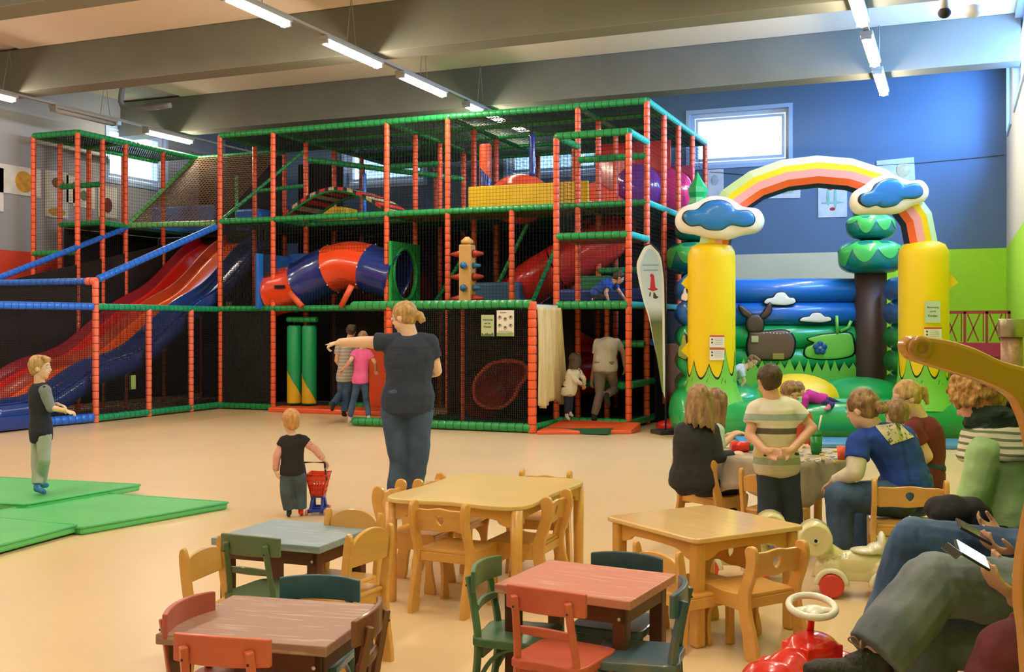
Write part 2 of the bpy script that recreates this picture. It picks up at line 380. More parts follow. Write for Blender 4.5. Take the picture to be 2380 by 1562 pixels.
# ---------------------------------------------------------------- climbing frame
m_or = mat('foam_orange', (0.88, 0.125, 0.035), 0.42, coat=.15); m_orS = mat('foam_orange_seam', (0.30, 0.04, 0.02), 0.7)
m_gr = mat('foam_green', (0.015, 0.33, 0.09), 0.38, coat=.2); m_grS = mat('foam_green_seam', (0.006, 0.09, 0.035), 0.7)
m_bl = mat('foam_blue', (0.015, 0.17, 0.75), 0.35, coat=.25); m_blS = mat('foam_blue_seam', (0.01, 0.06, 0.30), 0.7)
m_net = mat('net_black', (0.012, 0.012, 0.014), 0.8); m_netg = mat('net_green_black', (0.012, 0.05, 0.035), 0.8); m_netb = mat('net_brown', (0.16, 0.09, 0.045), 0.8)
m_deck = mat('deck_dark_green', (0.01, 0.11, 0.05), 0.6); m_decko = mat('deck_orange', (0.45, 0.08, 0.02), 0.6)
m_black = mat('backing_black', (0.012, 0.010, 0.010), 0.9, noise=.3, nscale=3)
RP = 0.046
def padded(p0, p1, r, mats, name, parent, seg=0.115, n=10):
    p0, p1 = Vector(p0), Vector(p1); L = (p1-p0).length; k = max(1, round(L/seg)); pts = []; rs = []; ms = []
    for i in range(k):
        a, b = i/k, (i+1)/k; e = 0.006/L
        pts += [p0.lerp(p1, a+e), p0.lerp(p1, a+3*e), p0.lerp(p1, b-3*e), p0.lerp(p1, b-e)]; rs += [r*.93, r, r, r*.93]; ms += [0, 0, 0, 1]
    return MB().tube(pts, rs, n, mis=ms).make(name, mats, parent)
FR = thing('climbing_structure', 'tall indoor climbing frame of orange padded posts, green rails and black nets', 'climbing frame', (0, 0, 0))
OR, GR, BL = [m_or, m_orS], [m_gr, m_grS], [m_bl, m_blS]
def post(x, y, z0=0.0, z1=4.76, mats=OR, r=RP): return padded((x, y, z0), (x, y, z1), r, mats, 'post', FR)
def railp(a, b, mats=GR, r=0.052): return padded(a, b, r, mats, 'rail', FR)
Xs = [-11.85, -10.75, -9.65, -8.55, -7.45, -6.35, -5.27, -4.2]; Ys = [15.4, 16.4, 17.35, 18.35, 19.4]
ZL = [0.08, 1.74, 3.26, 4.76]
for i in (0, 1, 3, 4, 6, 7): post(Xs[i], Ys[0])
post(Xs[5], 15.4, ZL[1], ZL[2])
for i in (0, 1, 3, 4, 6, 7): post(Xs[i], Ys[1])
for i in (0, 1, 2, 3, 4, 6, 7): post(Xs[i], Ys[2])
for i in (1, 3, 5, 7): post(Xs[i], Ys[3])
for i in (1, 2, 4, 6, 7): post(Xs[i], Ys[4])
# protruding ground-floor room and the small tower at its side
post(-7.45, 13.5, 0, 1.78, r=.052); post(-5.27, 13.5, 0, 1.78, r=.06); post(-6.35, 13.6, 0, 1.7, r=.03)
post(-5.27, 14.45, 0, 4.13); post(-4.2, 14.45, 0, 4.13); post(-4.75, 15.2, 0, 1.7, r=.04)
for x in Xs[:2]+Xs[4:5]: pass
# long rails of the front plane
railp((Xs[0], 15.4, ZL[3]), (Xs[7], 15.4, ZL[3])); railp((Xs[0], 15.4, ZL[2]), (Xs[6], 15.4, ZL[2])); railp((Xs[6], 15.4, 3.26), (Xs[7], 15.4, 3.26))
railp((Xs[0], 15.4, ZL[1]), (Xs[4], 15.4, ZL[1])); railp((Xs[0], 15.4, .06), (Xs[1], 15.4, .06)); railp((-10.2, 16.3, .06), (-8.55, 16.3, .06))
railp((Xs[4]-.6, 13.5, ZL[1]), (Xs[6], 13.5, ZL[1]), r=.062); railp((Xs[4]-.6, 13.5, .07), (Xs[6], 13.5, .07), r=.062)
railp((Xs[4]-.6, 13.5, ZL[1]), (Xs[3], 15.4, ZL[1]))
railp((Xs[6], 14.45, ZL[1]), (Xs[7], 14.45, ZL[1]), r=.062); railp((Xs[6], 14.45, 2.72), (Xs[7], 14.45, 2.72)); railp((Xs[6], 14.45, 4.15), (Xs[7], 14.45, 4.15))
railp((-5.27, 13.5, .07), (-5.27, 14.45, .07)); railp((-5.27, 14.45, .1), (-4.2, 14.45, .1)); railp((-4.9, 14.9, .60), (-4.2, 14.6, .60), r=.06); railp((-4.9, 15.3, 1.18), (-4.2, 15.3, 1.18), r=.055)
for z in (4.15, 2.72, ZL[1]):
    railp((-4.2, 14.45, z), (-4.2, 15.4, z), [mat('foam_turquoise', (0.02, 0.42, 0.33), .35), m_grS]); railp((-5.27, 14.45, z), (-5.27, 15.4, z))
railp((-4.2, 15.4, 4.76), (-4.2, 19.4, 4.76), [MATS['foam_turquoise'], m_grS]); railp((-4.2, 15.4, 3.26), (-4.2, 19.4, 3.26), [MATS['foam_turquoise'], m_grS]); railp((-4.2, 14.5, 1.74), (-4.2, 18.4, 1.74), [MATS['foam_turquoise'], m_grS])
railp((-4.2, 14.5, .62), (-4.2, 16.0, .62)); railp((-4.2, 15.7, 1.2), (-4.2, 17.2, 1.2), BL); railp((-4.2, 14.5, .08), (-4.2, 17.3, .08))
railp((-5.27, 15.4, 3.95), (-4.2, 15.4, 3.95)); railp((-5.27, 16.4, 2.32), (-4.2, 16.4, 2.32)); railp((-6.35, 17.35, 3.0), (-5.27, 17.35, 3.0))
# cross rails
for y in Ys[1:]:
    railp((Xs[1], y, ZL[3]), (Xs[7], y, ZL[3]))
for y in (Ys[1], Ys[3]):
    railp((Xs[1], y, ZL[2]), (Xs[7], y, ZL[2]))
for x in (Xs[0], Xs[1], Xs[3], Xs[4], Xs[6]): railp((x, 15.4, ZL[3]), (x, 19.4 if x > -11 else 17.35, ZL[3]))
for x in (Xs[1], Xs[3], Xs[4], Xs[6]): railp((x, 15.4, ZL[2]), (x, 18.35, ZL[2]))
for x in (Xs[1], Xs[3], Xs[4]): railp((x, 15.4, ZL[1]), (x, 17.35, ZL[1]))
railp((-9.65, 17.35, 4.35), (-8.55, 17.35, 4.35)); railp((-10.75, 16.4, 4.42), (-8.55, 18.35, 4.2)); 
# left tower by the wall and the tall side above the slides
for x, y in ((-14.9, 14.2), (-14.9, 14.8), (-14.9, 15.5), (-13.9, 14.2), (-13.9, 14.78), (-13.9, 15.35), (-13.9, 16.35), (-14.9, 16.4)): post(x, y)
railp((-14.9, 14.2, 4.76), (-13.9, 14.2, 4.76)); railp((-13.9, 14.2, 4.76), (-13.9, 17.35, 4.76)); railp((-14.9, 14.2, 4.76), (-14.9, 17.35, 4.76)); railp((-13.9, 17.35, 4.76), (-11.85, 17.35, 4.76)); railp((-14.9, 15.5, 4.76), (-13.9, 15.35, 4.76))
railp((-14.9, 14.2, 2.70), (-13.9, 14.2, 2.70)); railp((-14.9, 14.8, 3.94), (-13.9, 14.78, 3.94)); railp((-14.9, 14.8, 3.26), (-13.9, 14.78, 3.26)); railp((-13.9, 14.78, 3.26), (-13.9, 15.4, 3.24)); railp((-14.9, 14.78, 2.0), (-13.9, 14.78, 2.0))
railp((-13.9, 15.4, 3.26), (-13.9, 17.3, 4.76), [mat('foam_pale_green', (0.16, 0.50, 0.16), .35), m_grS], r=.05); railp((-13.9, 15.4, 3.26), (-11.95, 15.45, 3.24), [MATS['foam_pale_green'], m_grS])
padded((-12.62, 16.9, 3.3), (-12.62, 16.9, 4.3), .035, [mat('foam_light_green', (.08, .62, .16), .4), m_grS], 'post', FR)
railp((-11.85, 15.45, 3.3), (-10.75, 16.4, 4.6), r=.03); railp((-11.85, 16.4, 3.9), (-10.75, 16.4, 3.95), r=.04)
# low enclosure around the foot of the slides
for y, z1 in ((12.46, 2.12), (13.6, 1.72), (14.62, 1.72)): post(-11.85, y, 0, z1, [mat('foam_salmon', (.92, .19, .10), .42), m_orS], r=.05)
railp((-11.85, 12.46, 1.73), (-11.85, 15.4, 1.73), [mat('foam_sea_green', (0.01, 0.36, 0.16), .4), m_grS]); railp((-11.85, 12.46, .07), (-11.85, 15.4, .07), [MATS['foam_sea_green'], m_grS])
railp((-12.1, 10.6, 1.73), (-11.87, 12.42, 1.73), BL, r=.058); railp((-12.1, 10.6, .08), (-11.87, 12.42, .08), BL, r=.07)
railp((-11.95, 12.46, 2.11), (-13.9, 12.46, 2.11), BL, r=.055); padded((-12.02, 12.46, 2.11), (-11.83, 12.46, 2.11), .062, [MATS['foam_salmon'], m_orS], 'rail', FR)
railp((-11.85, 12.5, 2.14), (-11.87, 15.3, 3.16), BL, r=.056); railp((-13.9, 12.4, 2.14), (-13.9, 15.38, 3.22), BL, r=.05); railp((-13.9, 12.4, 2.14), (-13.9, 10.4, 1.45), BL, r=.05)
post(-13.9, 12.46, 0, 2.12, BL)
for y in (13.4, 14.0, 14.6): post(-14.2, y, 0, 1.6, r=.04)
# decks
def deck(x0, x1, y0, y1, z, m=m_deck): return MB().box(((x0+x1)/2, (y0+y1)/2, z), (x1-x0, y1-y0, .06)).make('deck', m, FR)
deck(-10.7, -4.25, 16.42, 19.3, 3.25); deck(-8.5, -5.3, 15.45, 16.4, 3.25, mat('deck_yellow_green', (.22, .16, .01), .6)); deck(-11.8, -10.8, 15.45, 17.3, 3.22); deck(-5.2, -4.25, 15.45, 16.4, 3.25)
deck(-10.7, -7.5, 15.45, 17.3, 1.72); deck(-7.4, -5.3, 13.55, 16.4, 1.72); deck(-5.25, -4.25, 14.5, 17.3, 1.72); deck(-5.2, -4.25, 14.5, 15.35, 2.70, m_decko); deck(-14.85, -13.95, 14.85, 17.3, 3.24)
deck(-5.2, -4.3, 14.95, 16.4, .58, m_deck); deck(-7.4, -4.25, 13.6, 17.3, .04, m_deck); deck(-13.85, -10.8, 17.2, 19.2, 3.2, m_black)
# nets
NET = 'net'
def net(o, u, v, pitch=.055, w=.0042, m=m_net, name='net'): return MB().net(o, u, v, pitch, w).make(name, m, FR)
Z = Vector((0, 0, 1))
for i in range(0, 7):
    if i not in (2, 5):
        j = i+2 if i in (1, 4) else i+1
        w = Xs[j]-Xs[i]
        net((Xs[i], 15.4, 3.3), (w, 0, 0), Z*1.44)
        if i not in (0,): net((Xs[i], 15.4, 1.78), (w, 0, 0), Z*1.45)
net((-5.27, 14.45, 1.8), (1.07, 0, 0), Z*2.33); net((-4.2, 14.45, 1.8), (0, .95, 0), Z*2.33); net((-5.27, 14.45, 2.75), (0, .95, 0), Z*1.4)
net((-4.2, 15.4, 3.3), (0, 4, 0), Z*1.44, .06); net((-4.2, 15.4, 1.8), (0, 4, 0), Z*1.44, .06)
net((-10.7, 17.35, 3.3), (3.2, 0, 0), Z*1.44, .08)
net((-10.7, 19.4, 3.3), (6.4, 0, 0), Z*1.44, .08); net((-7.45, 15.45, 3.3), (0, 3.9, 0), Z*1.44, .06)
for x in (Xs[3],): net((x, 15.45, 1.8), (0, 1.9, 0), Z*1.44, .07)
for (xa, xb, ya, yb) in ((-11.85, -10.75, 15.4, 17.35), (-10.75, -4.2, 15.4, 19.4), (-14.9, -13.9, 14.2, 17.35)):
    net((xa, ya, 4.76), (xb-xa, 0, 0), (0, yb-ya, 0), .055, .010, m_netg)
net((-14.9, 14.2, 1.2), (1.0, 0, 0), Z*3.5, .05); net((-13.9, 14.2, 1.6), (0, 1.2, 0), Z*3.1, .05); net((-13.9, 15.4, 3.3), (0, 1.95, 0), Z*1.42, .06); net((-14.9, 17.35, 3.3), (3.05, 0, 0), Z*1.42, .06)
net((-13.9, 15.4, 3.26), (2.0, 0, 0), (0, 1.9, 1.5), .075, .016, m_netb)
# dark fine mesh of the lower storeys
def mesh(o, u, v, w=.017, m=m_net): return MB().net(o, u, v, .03, w).make('mesh_panel', m, FR)
mesh((-11.85, 12.5, .12), (0, 2.9, 0), Z*1.58, .008); mesh((-12.08, 10.6, .12), (.22, 1.82, 0), Z*1.56, .006); mesh((-13.9, 12.46, 2.07), (2.0, 0, 0), -Z*.3, .012)
mesh((-11.85, 15.4, .1), (1.1, 0, 0), Z*1.6); mesh((-11.85, 15.4, 1.78), (1.1, 0, 0), Z*1.4, .009)
mesh((-10.2, 16.35, .1), (1.7, 0, 0), Z*1.6); mesh((-7.45, 13.5, .12), (2.18, 0, 0), Z*1.58, .009); mesh((-7.45, 13.5, .1), (-1.1, 1.9, 0), Z*1.6)
MB().add([(-13.88, 12.46, 2.1), (-13.88, 17.3, 3.2), (-13.88, 17.3, .1), (-13.88, 12.46, .1), (-13.92, 12.46, 2.1), (-13.92, 17.3, 3.2), (-13.92, 17.3, .1), (-13.92, 12.46, .1)], [(0, 1, 2, 3), (7, 6, 5, 4), (0, 4, 5, 1), (2, 6, 7, 3), (1, 5, 6, 2), (0, 3, 7, 4)]).make('dark_backing', m_black, FR)
def cloth(xa, ya, xb, yb, z0, z1):  # black sheets added behind the nets so the inside reads dark
    return MB().bar((xa, ya, (z0+z1)/2), (xb, yb, (z0+z1)/2), .03, z1-z0).make('dark_backing', m_black, FR)
cloth(-13.9, 17.5, -4.2, 17.5, .02, 1.7); cloth(-11.8, 19.5, -4.15, 19.5, .02, 3.2); cloth(-13.9, 17.4, -11.9, 17.4, 1.7, 4.7); cloth(-11.75, 17.35, -11.75, 15.5, .02, 1.7); cloth(-11.9, 17.9, -10.9, 17.9, 1.7, 4.6)
cloth(-4.15, 15.7, -4.15, 19.3, .02, 1.68); cloth(-10.7, 18.6, -4.3, 18.6, 1.75, 3.2); cloth(-7.4, 15.3, -5.3, 15.5, .02, 1.68); cloth(-14.9, 17.4, -13.9, 17.4, .1, 3.2); cloth(-14.85, 14.85, -14.85, 17.3, .02, 3.2)
# slanting struts inside
for a, b in (((-7.1, 16.2, 1.8), (-6.4, 16.2, 3.1)), ((-6.25, 16.0, 1.8), (-5.75, 16.0, 2.9)), ((-8.2, 16.4, 1.8), (-7.5, 16.4, 2.8))): railp(a, b, r=.035)
# orange entrance mats at the foot
tag(MB().box((-9.55, 15.45, .04), (2.2, 0.7, .08)).make('entrance_mat', m_or, bevel=.02), 'low orange foam mat at the opening behind the two running children', 'mat')
tag(MB().add([(-5.15, 13.35, 0), (-4.0, 13.9, 0), (-4.0, 14.35, 0), (-5.15, 14.35, 0), (-5.15, 13.35, .05), (-4.0, 13.9, .05), (-4.0, 14.35, .12), (-5.15, 14.35, .12)], [(3, 2, 1, 0), (4, 5, 6, 7), (0, 1, 5, 4), (1, 2, 6, 5), (2, 3, 7, 6), (3, 0, 4, 7)]).make('entrance_mat', m_or, bevel=.015), 'orange wedge mat in front of the small tower where a man leans in', 'mat')
# ---------------------------------------------------------------- wavy slide with three lanes
SL = thing('wave_slide', 'wide wavy plastic slide with red, orange and blue lanes', 'slide', (0, 0, 0))
LANE = [('far', -13.76, -13.12, (.80, .02, .012), (.30, .008, .02)), ('mid', -13.12, -12.47, (.90, .12, .008), (.48, .06, .015)), ('near', -12.47, -12.0, (.010, .045, .26), (.02, .06, .25))]
def slide_z(y):
    K = [(17.3, 3.08), (16.0, 2.30), (14.6, 1.42), (12.45, .52), (11.6, .24), (10.5, .20)]
    for (ya, za), (yb_, zb_) in zip(K, K[1:]):
        if ya >= y >= yb_: break
    u = (ya-y)/(ya-yb_); z = za+(zb_-za)*u; t = (17.25-y)/5.65
    if 0 < t < 1: z += .085*math.sin(t*PI*2*2.6+.5)*(1-abs(2*t-1)**4)
    return max(.19, z)
for nm, xa, xb, c, shade_col in LANE:
    bed = mat('slide_'+nm, c, .22, coat=.5); side = mat('slide_side_'+nm, shade_col, .22, coat=.5)  # side is a darker lane colour, shade painted on the left wall
    prof = [(0, .19), (.02, .215), (.05, .19), (.085, .08), (.13, .02), (.22, 0), (.78, 0), (.87, .02), (.915, .08), (.95, .13), (.98, .15), (1, .12)]
    if nm == 'near': prof[-4:] = [(.915, .10), (.95, .17), (.975, .19), (1, .16)]
    NY = 70; vs = []; fs = []; ms = []
    for i in range(NY+1):
        y = 17.25-(17.25-10.7)*i/NY; z = slide_z(y)
        for u, h in prof: vs.append((xa+(xb-xa)*u, y, z+h*.9))
    k = len(prof)
    mb = MB()
    mb.add(vs, [(i*k+j, (i+1)*k+j, (i+1)*k+j+1, i*k+j+1) for i in range(NY) for j in range(k-1)], 0, True)
    mb.m = [1 if (f % (k-1)) < 4 else 0 for f in range(len(mb.f))]
    o = mb.make('lane', [bed, side], SL); o['label'] = {'far': 'red lane', 'mid': 'orange lane', 'near': 'dark blue lane'}[nm]
    so = o.modifiers.new('t', 'SOLIDIFY'); so.thickness = .02
mb = MB(); mb.grid(lambda u, v: (-11.985, 17.25-6.5*u, slide_z(17.25-6.5*u)-.12+.26*v), 60, 1); mb.make('side_band', mat('slide_side_near', (.02, .06, .25)), SL).modifiers.new('t', 'SOLIDIFY').thickness = .03
MB().box((-12.75, 11.0, .12), (1.75, .9, .2)).make('slide_foot', mat('slide_near', (.01, .05, .3)), SL, bevel=.04)
for y, c in ((13.25, m_gr), (15.65, m_or)): MB().box((-11.86, y, slide_z(y)-.25), (.04, .1, .22)).make('bracket', mat('bracket_tag', (.25, .35, .10), .5), SL)
# ---------------------------------------------------------------- tube slide between blue and green panels
TS = thing('crawl_tube', 'crawl tube in blue and orange sections between a blue and a green panel', 'crawl tube', (0, 0, 0))
m_tb = mat('tube_blue', (.012, .035, .26), .2, coat=.5); m_to = mat('tube_orange', (.90, .075, .015), .2, coat=.5); m_pg = mat('panel_green', (.02, .38, .06), .4); m_pb = mat('panel_blue', (.02, .16, .62), .35)
pth = smooth_path([(-10.95, 15.72, 2.02), (-10.45, 15.72, 2.12), (-9.95, 15.72, 2.35), (-9.4, 15.72, 2.47), (-8.9, 15.72, 2.36), (-8.5, 15.72, 2.24)], 6)
RT_ = .40; cut = [0, 7, 14, 22, 30]
for i in range(4):
    sg = pth[cut[i]:cut[i+1]+1]
    if len(sg) < 2: continue
    mb = MB(); rr = [RT_*1.0]*len(sg); rr[0] = RT_*1.035; rr[-1] = RT_*1.035
    mb.tube(sg, rr, 28, cap=False).make('tube_section', [m_to, m_tb, m_to, m_tb][i], TS)
    if i:
        x, y, d = frame_of(sg[1]-sg[0])
        for a in range(8):
            q = sg[0]+(x*math.cos(a*PI/4)+y*math.sin(a*PI/4))*RT_*1.04
            MB().ball(q, .016, 8, 6).make('bolt', mat('bolt_steel', (.7, .7, .65), .3, metal=.6), TS)
MB().box((-10.98, 15.75, 2.2), (.06, 1.0, .95)).make('end_panel', m_pb, TS, bevel=.01)
MB().box((-10.72, 16.25, 2.25), (.55, .04, .95)).make('end_panel', m_pb, TS, bevel=.01)
ring = [(0.45*math.cos(a*PI/16)*.82, .45*math.sin(a*PI/16)*.95) for a in range(32)]
MB().plate([[(-.5, -.52), (.5, -.52), (.5, .52), (-.5, .52)], ring], .05, M=TM((-8.47, 15.86, 2.3), (0, 1, 0), (0, 0, 1))).make('end_panel', m_pg, TS)
MB().tube([(-8.46, 15.86+.40*math.cos(a*PI/16), 2.3+.43*math.sin(a*PI/16)) for a in range(32)], .035, 8, closed=True).make('hole_rim', m_pg, TS)
MB().cyl((-10.35, 15.3, 2.0), (-10.1, 15.3, 1.76), .05).make('strut', m_or, TS); MB().cyl((-9.15, 15.3, 2.1), (-9.35, 15.3, 1.76), .05).make('strut', m_or, TS)
MB().box((-10.55, 15.3, 2.1), (.2, .02, .06), rz=.0).make('handle_slot', m_dark, TS)
# dark red tube behind it
tag(MB().tube(smooth_path([(-10.1, 16.9, 2.05), (-9.3, 16.9, 2.0), (-8.7, 16.8, 2.05)], 5), .38, 20).make('crawl_tunnel', mat('tube_dark_red', (.22, .012, .02), .3, coat=.4)), 'dark red tunnel lying behind the blue and orange crawl tube', 'tunnel')
# ---------------------------------------------------------------- red spiral slide
SP = thing('spiral_slide', 'red enclosed spiral slide winding down through the right half of the frame', 'slide', (0, 0, 0))
m_rt = mat('tube_red', (.70, .03, .02), .2, coat=.5); m_ro = mat('tube_red_orange', (.88, .10, .04), .22, coat=.4); m_rp = mat('tube_purple_red', (.50, .015, .07), .2, coat=.5)
hp = []
for i in range(61):
    a = 0.4*PI-i/60*2.15*PI*1.0; z = 3.55-i/60*2.9
    hp.append((-6.05+0.85*math.cos(a), 16.95+.55*math.sin(a), z))
cu = [0, 12, 24, 36, 48, 60]
for i in range(5):
    MB().tube(hp[cu[i]:cu[i+1]+1], [.385]+[.37]*(cu[i+1]-cu[i]-1)+[.385], 22, cap=False).make('tube_section', [m_ro, m_rt, m_rt, m_rp, m_rt][i], SP)
ex = smooth_path([Vector(hp[-1]), (-6.45, 15.9, .62), (-6.5, 15.2, .52), (-6.45, 14.45, .46)], 6)
MB().tube(ex, [.37]*len(ex), 22, cap=False).make('tube_section', m_rt, SP)
BO = [at(a_, b_, Y=14.35) for a_, b_ in ((1101, 905), (1107, 932), (1130, 947), (1168, 946), (1194, 924), (1206, 898), (1222, 878), (1224, 855), (1208, 842), (1175, 839), (1142, 846), (1118, 866), (1104, 886))]; BO = smooth_path(BO, 4, True); BC_ = sum(BO, Vector())/len(BO)
MB().tube(BO, .030, 8, closed=True).make('outlet_rim', m_ro, SP)
nb = len(BO); vs = [p_.lerp(BC_, q_)+Vector((0, .45*math.sqrt(1-(1-q_)**2), 0)) for q_ in (0, .12, .3, .55, .8, .97) for p_ in BO]
MB().add(vs, [(i*nb+j, i*nb+(j+1) % nb, (i+1)*nb+(j+1) % nb, (i+1)*nb+j) for i in range(5) for j in range(nb)], 0, True).make('outlet_bowl', mat('tube_inside_red', (.50, .03, .02), .3, coat=.4), SP)
MB().box((-5.15, 18.05, 3.95), (1.3, .04, 1.35)).make('entry_panel', m_rt, SP); MB().box((-4.42, 18.25, 3.65), (.5, .04, 1.1)).make('entry_panel', m_rp, SP)
# purple-red domes in the panels
for (x, y, z, r, c, w) in ((-5.0, 17.75, 3.78, .42, mat('dome_violet', (.22, .04, .30), .15, coat=.6), 'violet bubble window in the red panel at the top right of the frame'), (-4.5, 17.98, 3.72, .40, mat('dome_magenta', (.72, .03, .16), .15, coat=.6), 'magenta bubble window beside the violet one')):
    tag(MB().ball((x, y, z), (r, .26, r), 24, 14).make('bubble_window', c), w, 'bubble window')
# arched rope bridge and yellow walls
AB = thing('arch_bridge', 'small arched bridge with green edges and a striped rope deck', 'bridge', (0, 0, 0))
arc = lambda t, y, dz=0: (-10.65+2.05*t, y, 3.30+.42*math.sin(PI*t)+dz)
for y in (15.55, 16.35): MB().tube([arc(i/20, y) for i in range(21)], .035, 8).make('edge_tube', m_gr, AB)
mb = MB(); mb.grid(lambda u, v: arc(u, 15.5+.9*v, .05), 24, 2, smooth=False); o = mb.make('bridge_deck', stripes('bridge_stripes', [(.5, .45, .3), (.02, .02, .02), (.6, .03, .03), (.02, .02, .02)], 0, .36, [(0, 0), (.3, 1), (.5, 2), (.8, 3)]), AB); o.modifiers.new('t', 'SOLIDIFY').thickness = .05
m_yel = mat('panel_yellow', (.85, .55, .01), .4, noise=.05)
tag(MB().box((-6.15, 15.55, 3.48), (2.0, .05, .34)).make('yellow_wall', m_yel, bevel=.01), 'long yellow padded wall on the upper deck of the frame', 'wall pad')
tag(MB().box((-10.45, 17.0, 3.45), (.5, .6, .28)).make('yellow_step', m_yel, bevel=.03), 'yellow foam step behind the arched bridge', 'foam step')
MB_ = MB().ball((-6.7, 16.6, 3.55), (.55, .4, .42), 24, 14); tag(MB_.make('slide_hood', m_ro), 'orange-red hood rising behind the yellow padded wall', 'slide hood')
# blue pads at wall level
tag(MB().box((-13.95, 17.0, 3.52), (1.5, .08, .5)).make('blue_pad', m_pb, bevel=.02), 'blue padded wall at the top of the slides', 'wall pad')
for p, s_, c, w in (((-12.35, 17.1, 3.45), (.55, .5, .4), m_pb, 'pale blue foam cube behind the brown net'), ((-6.95, 16.1, 1.96), (1.0, .3, .38), mat('pad_steel_blue', (.05, .13, .22), .6), 'steel blue foam block right of the green panel'), ((-5.0, 15.9, 1.9), (1.5, .5, .22), mat('pad_navy', (.01, .04, .2), .5), 'navy foam roller pad at the crouching boy'), ((-5.25, 16.2, 2.02), (.55, .3, .42), mat('pad_green', (.02, .2, .05), .5), 'green foam block behind the crouching boy'), ((-11.1, 17.2, 3.55), (.5, .3, .5), m_pb, 'round blue pad end behind the slanting strut')):
    tag(MB().box(p, s_).make('foam_block', c, bevel=.05), w, 'foam block')
# hanging punch bags and rollers
def bag(x, y, z0, z1, r, m1, m2, label, cap=True, ang=.8):
    t = thing('punch_bag', label, 'punch bag', (x, y, z0))
    h = z1-z0
    MB().lathe([(r*.7, 0), (r*.95, .015), (r, .04), (r, h-.04), (r*.95, h-.015), (r*.7, h)], 24).make('bag_body', [m1], t)
    mb = MB(); n = 24
    for k0, zc0 in ((0, .0), (1, .0)):
        pass
    # slanting band of the second colour wrapped on the body
    N = 14; vs = []; fs = []
    for i in range(N+1):
        a = -PI*.95+ang+i/N*PI*.9; t0 = i/N
        za, zb = (0.03, 0.03+h*.42*(1-t0))
        vs += [((r+.003)*math.cos(a), (r+.003)*math.sin(a), za), ((r+.003)*math.cos(a), (r+.003)*math.sin(a), zb)]
    fs = [(2*i, 2*i+2, 2*i+3, 2*i+1) for i in range(N)]
    MB().add(vs, fs, 0, True).make('colour_band', m2, t)
    MB().cyl((0, 0, h), (0, 0, h+.12), .012).make('strap', m_net, t); return t
m_bgr = mat('bag_green', (.01, .38, .14), .4, coat=.2); m_by = mat('bag_yellow', (.75, .50, .02), .4)
bag(-10.46, 15.6, .10, 1.45, .125, m_bgr, m_by, 'green and yellow hanging roller nearest the left post'); bag(-10.17, 15.62, .10, 1.45, .125, m_bgr, m_by, 'green and yellow hanging roller, right one of the pair', ang=.3)
padded((-10.6, 15.6, 1.55), (-10.0, 15.6, 1.55), .05, GR, 'rail', FR)
bag(-8.6, 15.75, .35, 1.48, .09, m_tb, m_tb, 'slim navy hanging roller behind the pointing woman')
bag(-6.95, 15.75, 3.65, 4.35, .1, m_or, m_tb, 'orange and blue hanging bag under the top net'); bag(-6.15, 15.75, 3.8, 4.45, .05, m_tb, m_tb, 'thin navy hanging roller left of the small tower')
bag(-9.9, 17.0, 3.35, 4.2, .04, m_bl, m_bl, 'thin bright blue roller behind the arched bridge')
tag(MB().box((-8.95, 15.9, .62), (.42, .04, 1.1)).make('orange_board', mat('panel_orange', (.75, .09, .015), .4), bevel=.01), 'orange board beside the navy roller at the entrance', 'board')
tag(MB().box((-4.05, 16.3, .72), (.04, 1.0, .9)).make('orange_board', MATS['panel_orange'], bevel=.01), 'orange board on the side of the frame behind the beach flag', 'board')
# climbing totem
TT = thing('climbing_totem', 'wooden climbing post with red and blue knobs above the ground-floor room', 'climbing post', (-6.88, 14.9, 1.76))
m_wd = mat('wood_totem', (.72, .40, .12), .5, noise=.12, nscale=4, stretch=(1, 1, .2))
MB().box((0, 0, .46), (.20, .2, .92)).make('post_body', m_wd, TT, bevel=.02); MB().lathe([(.02, 0), (.1, .02), (.1, .06), (.03, .12)], 8, M=Matrix.Translation((0, 0, .92))).make('top_cap', m_wd, TT)
m_kr = mat('knob_red', (.42, .035, .02), .4); m_kb = mat('knob_blue', (.04, .17, .35), .4)
for z in (.1, .43, .78):
    for s_ in (-1, 1): MB().tube([(s_*.10, 0, z), (s_*.16, 0, z), (s_*.27, 0, z)], [.065, .05, .02], 12).make('knob', m_kr, TT)
for z in (.26, .6): MB().ball((0, -.14, z), .055, 14, 10).make('knob', m_kb, TT); MB().tube([(.1, 0, z), (.22, 0, z)], [.05, .02], 10).make('knob', m_kb, TT)
# cream curtain at the tower entrance
mb = MB(); N = 60
def curt(u, v):
    y = 13.55+.95*u*(1+.15*v); z = 1.70-(1.33+.05*math.sin(u*9))*v
    return (-5.22+.03*math.sin(u*N*.75)+.012*math.sin(u*23+v*4)+.02*v, y, z)
mb.grid(curt, 120, 24); o = mb.make('curtain', mat('curtain_cream', (.74, .58, .30), .8, noise=.04)); o.modifiers.new('t', 'SOLIDIFY').thickness = .004
tag(o, 'cream curtain hanging from the rail between ground-floor room and small tower', 'curtain')
mb = MB(); mb.box((-5.235, 14.0, 1.70), (.02, .95, .07)); mb.make('header_strip', mat('strip_white', (.75, .72, .66), .6), o)
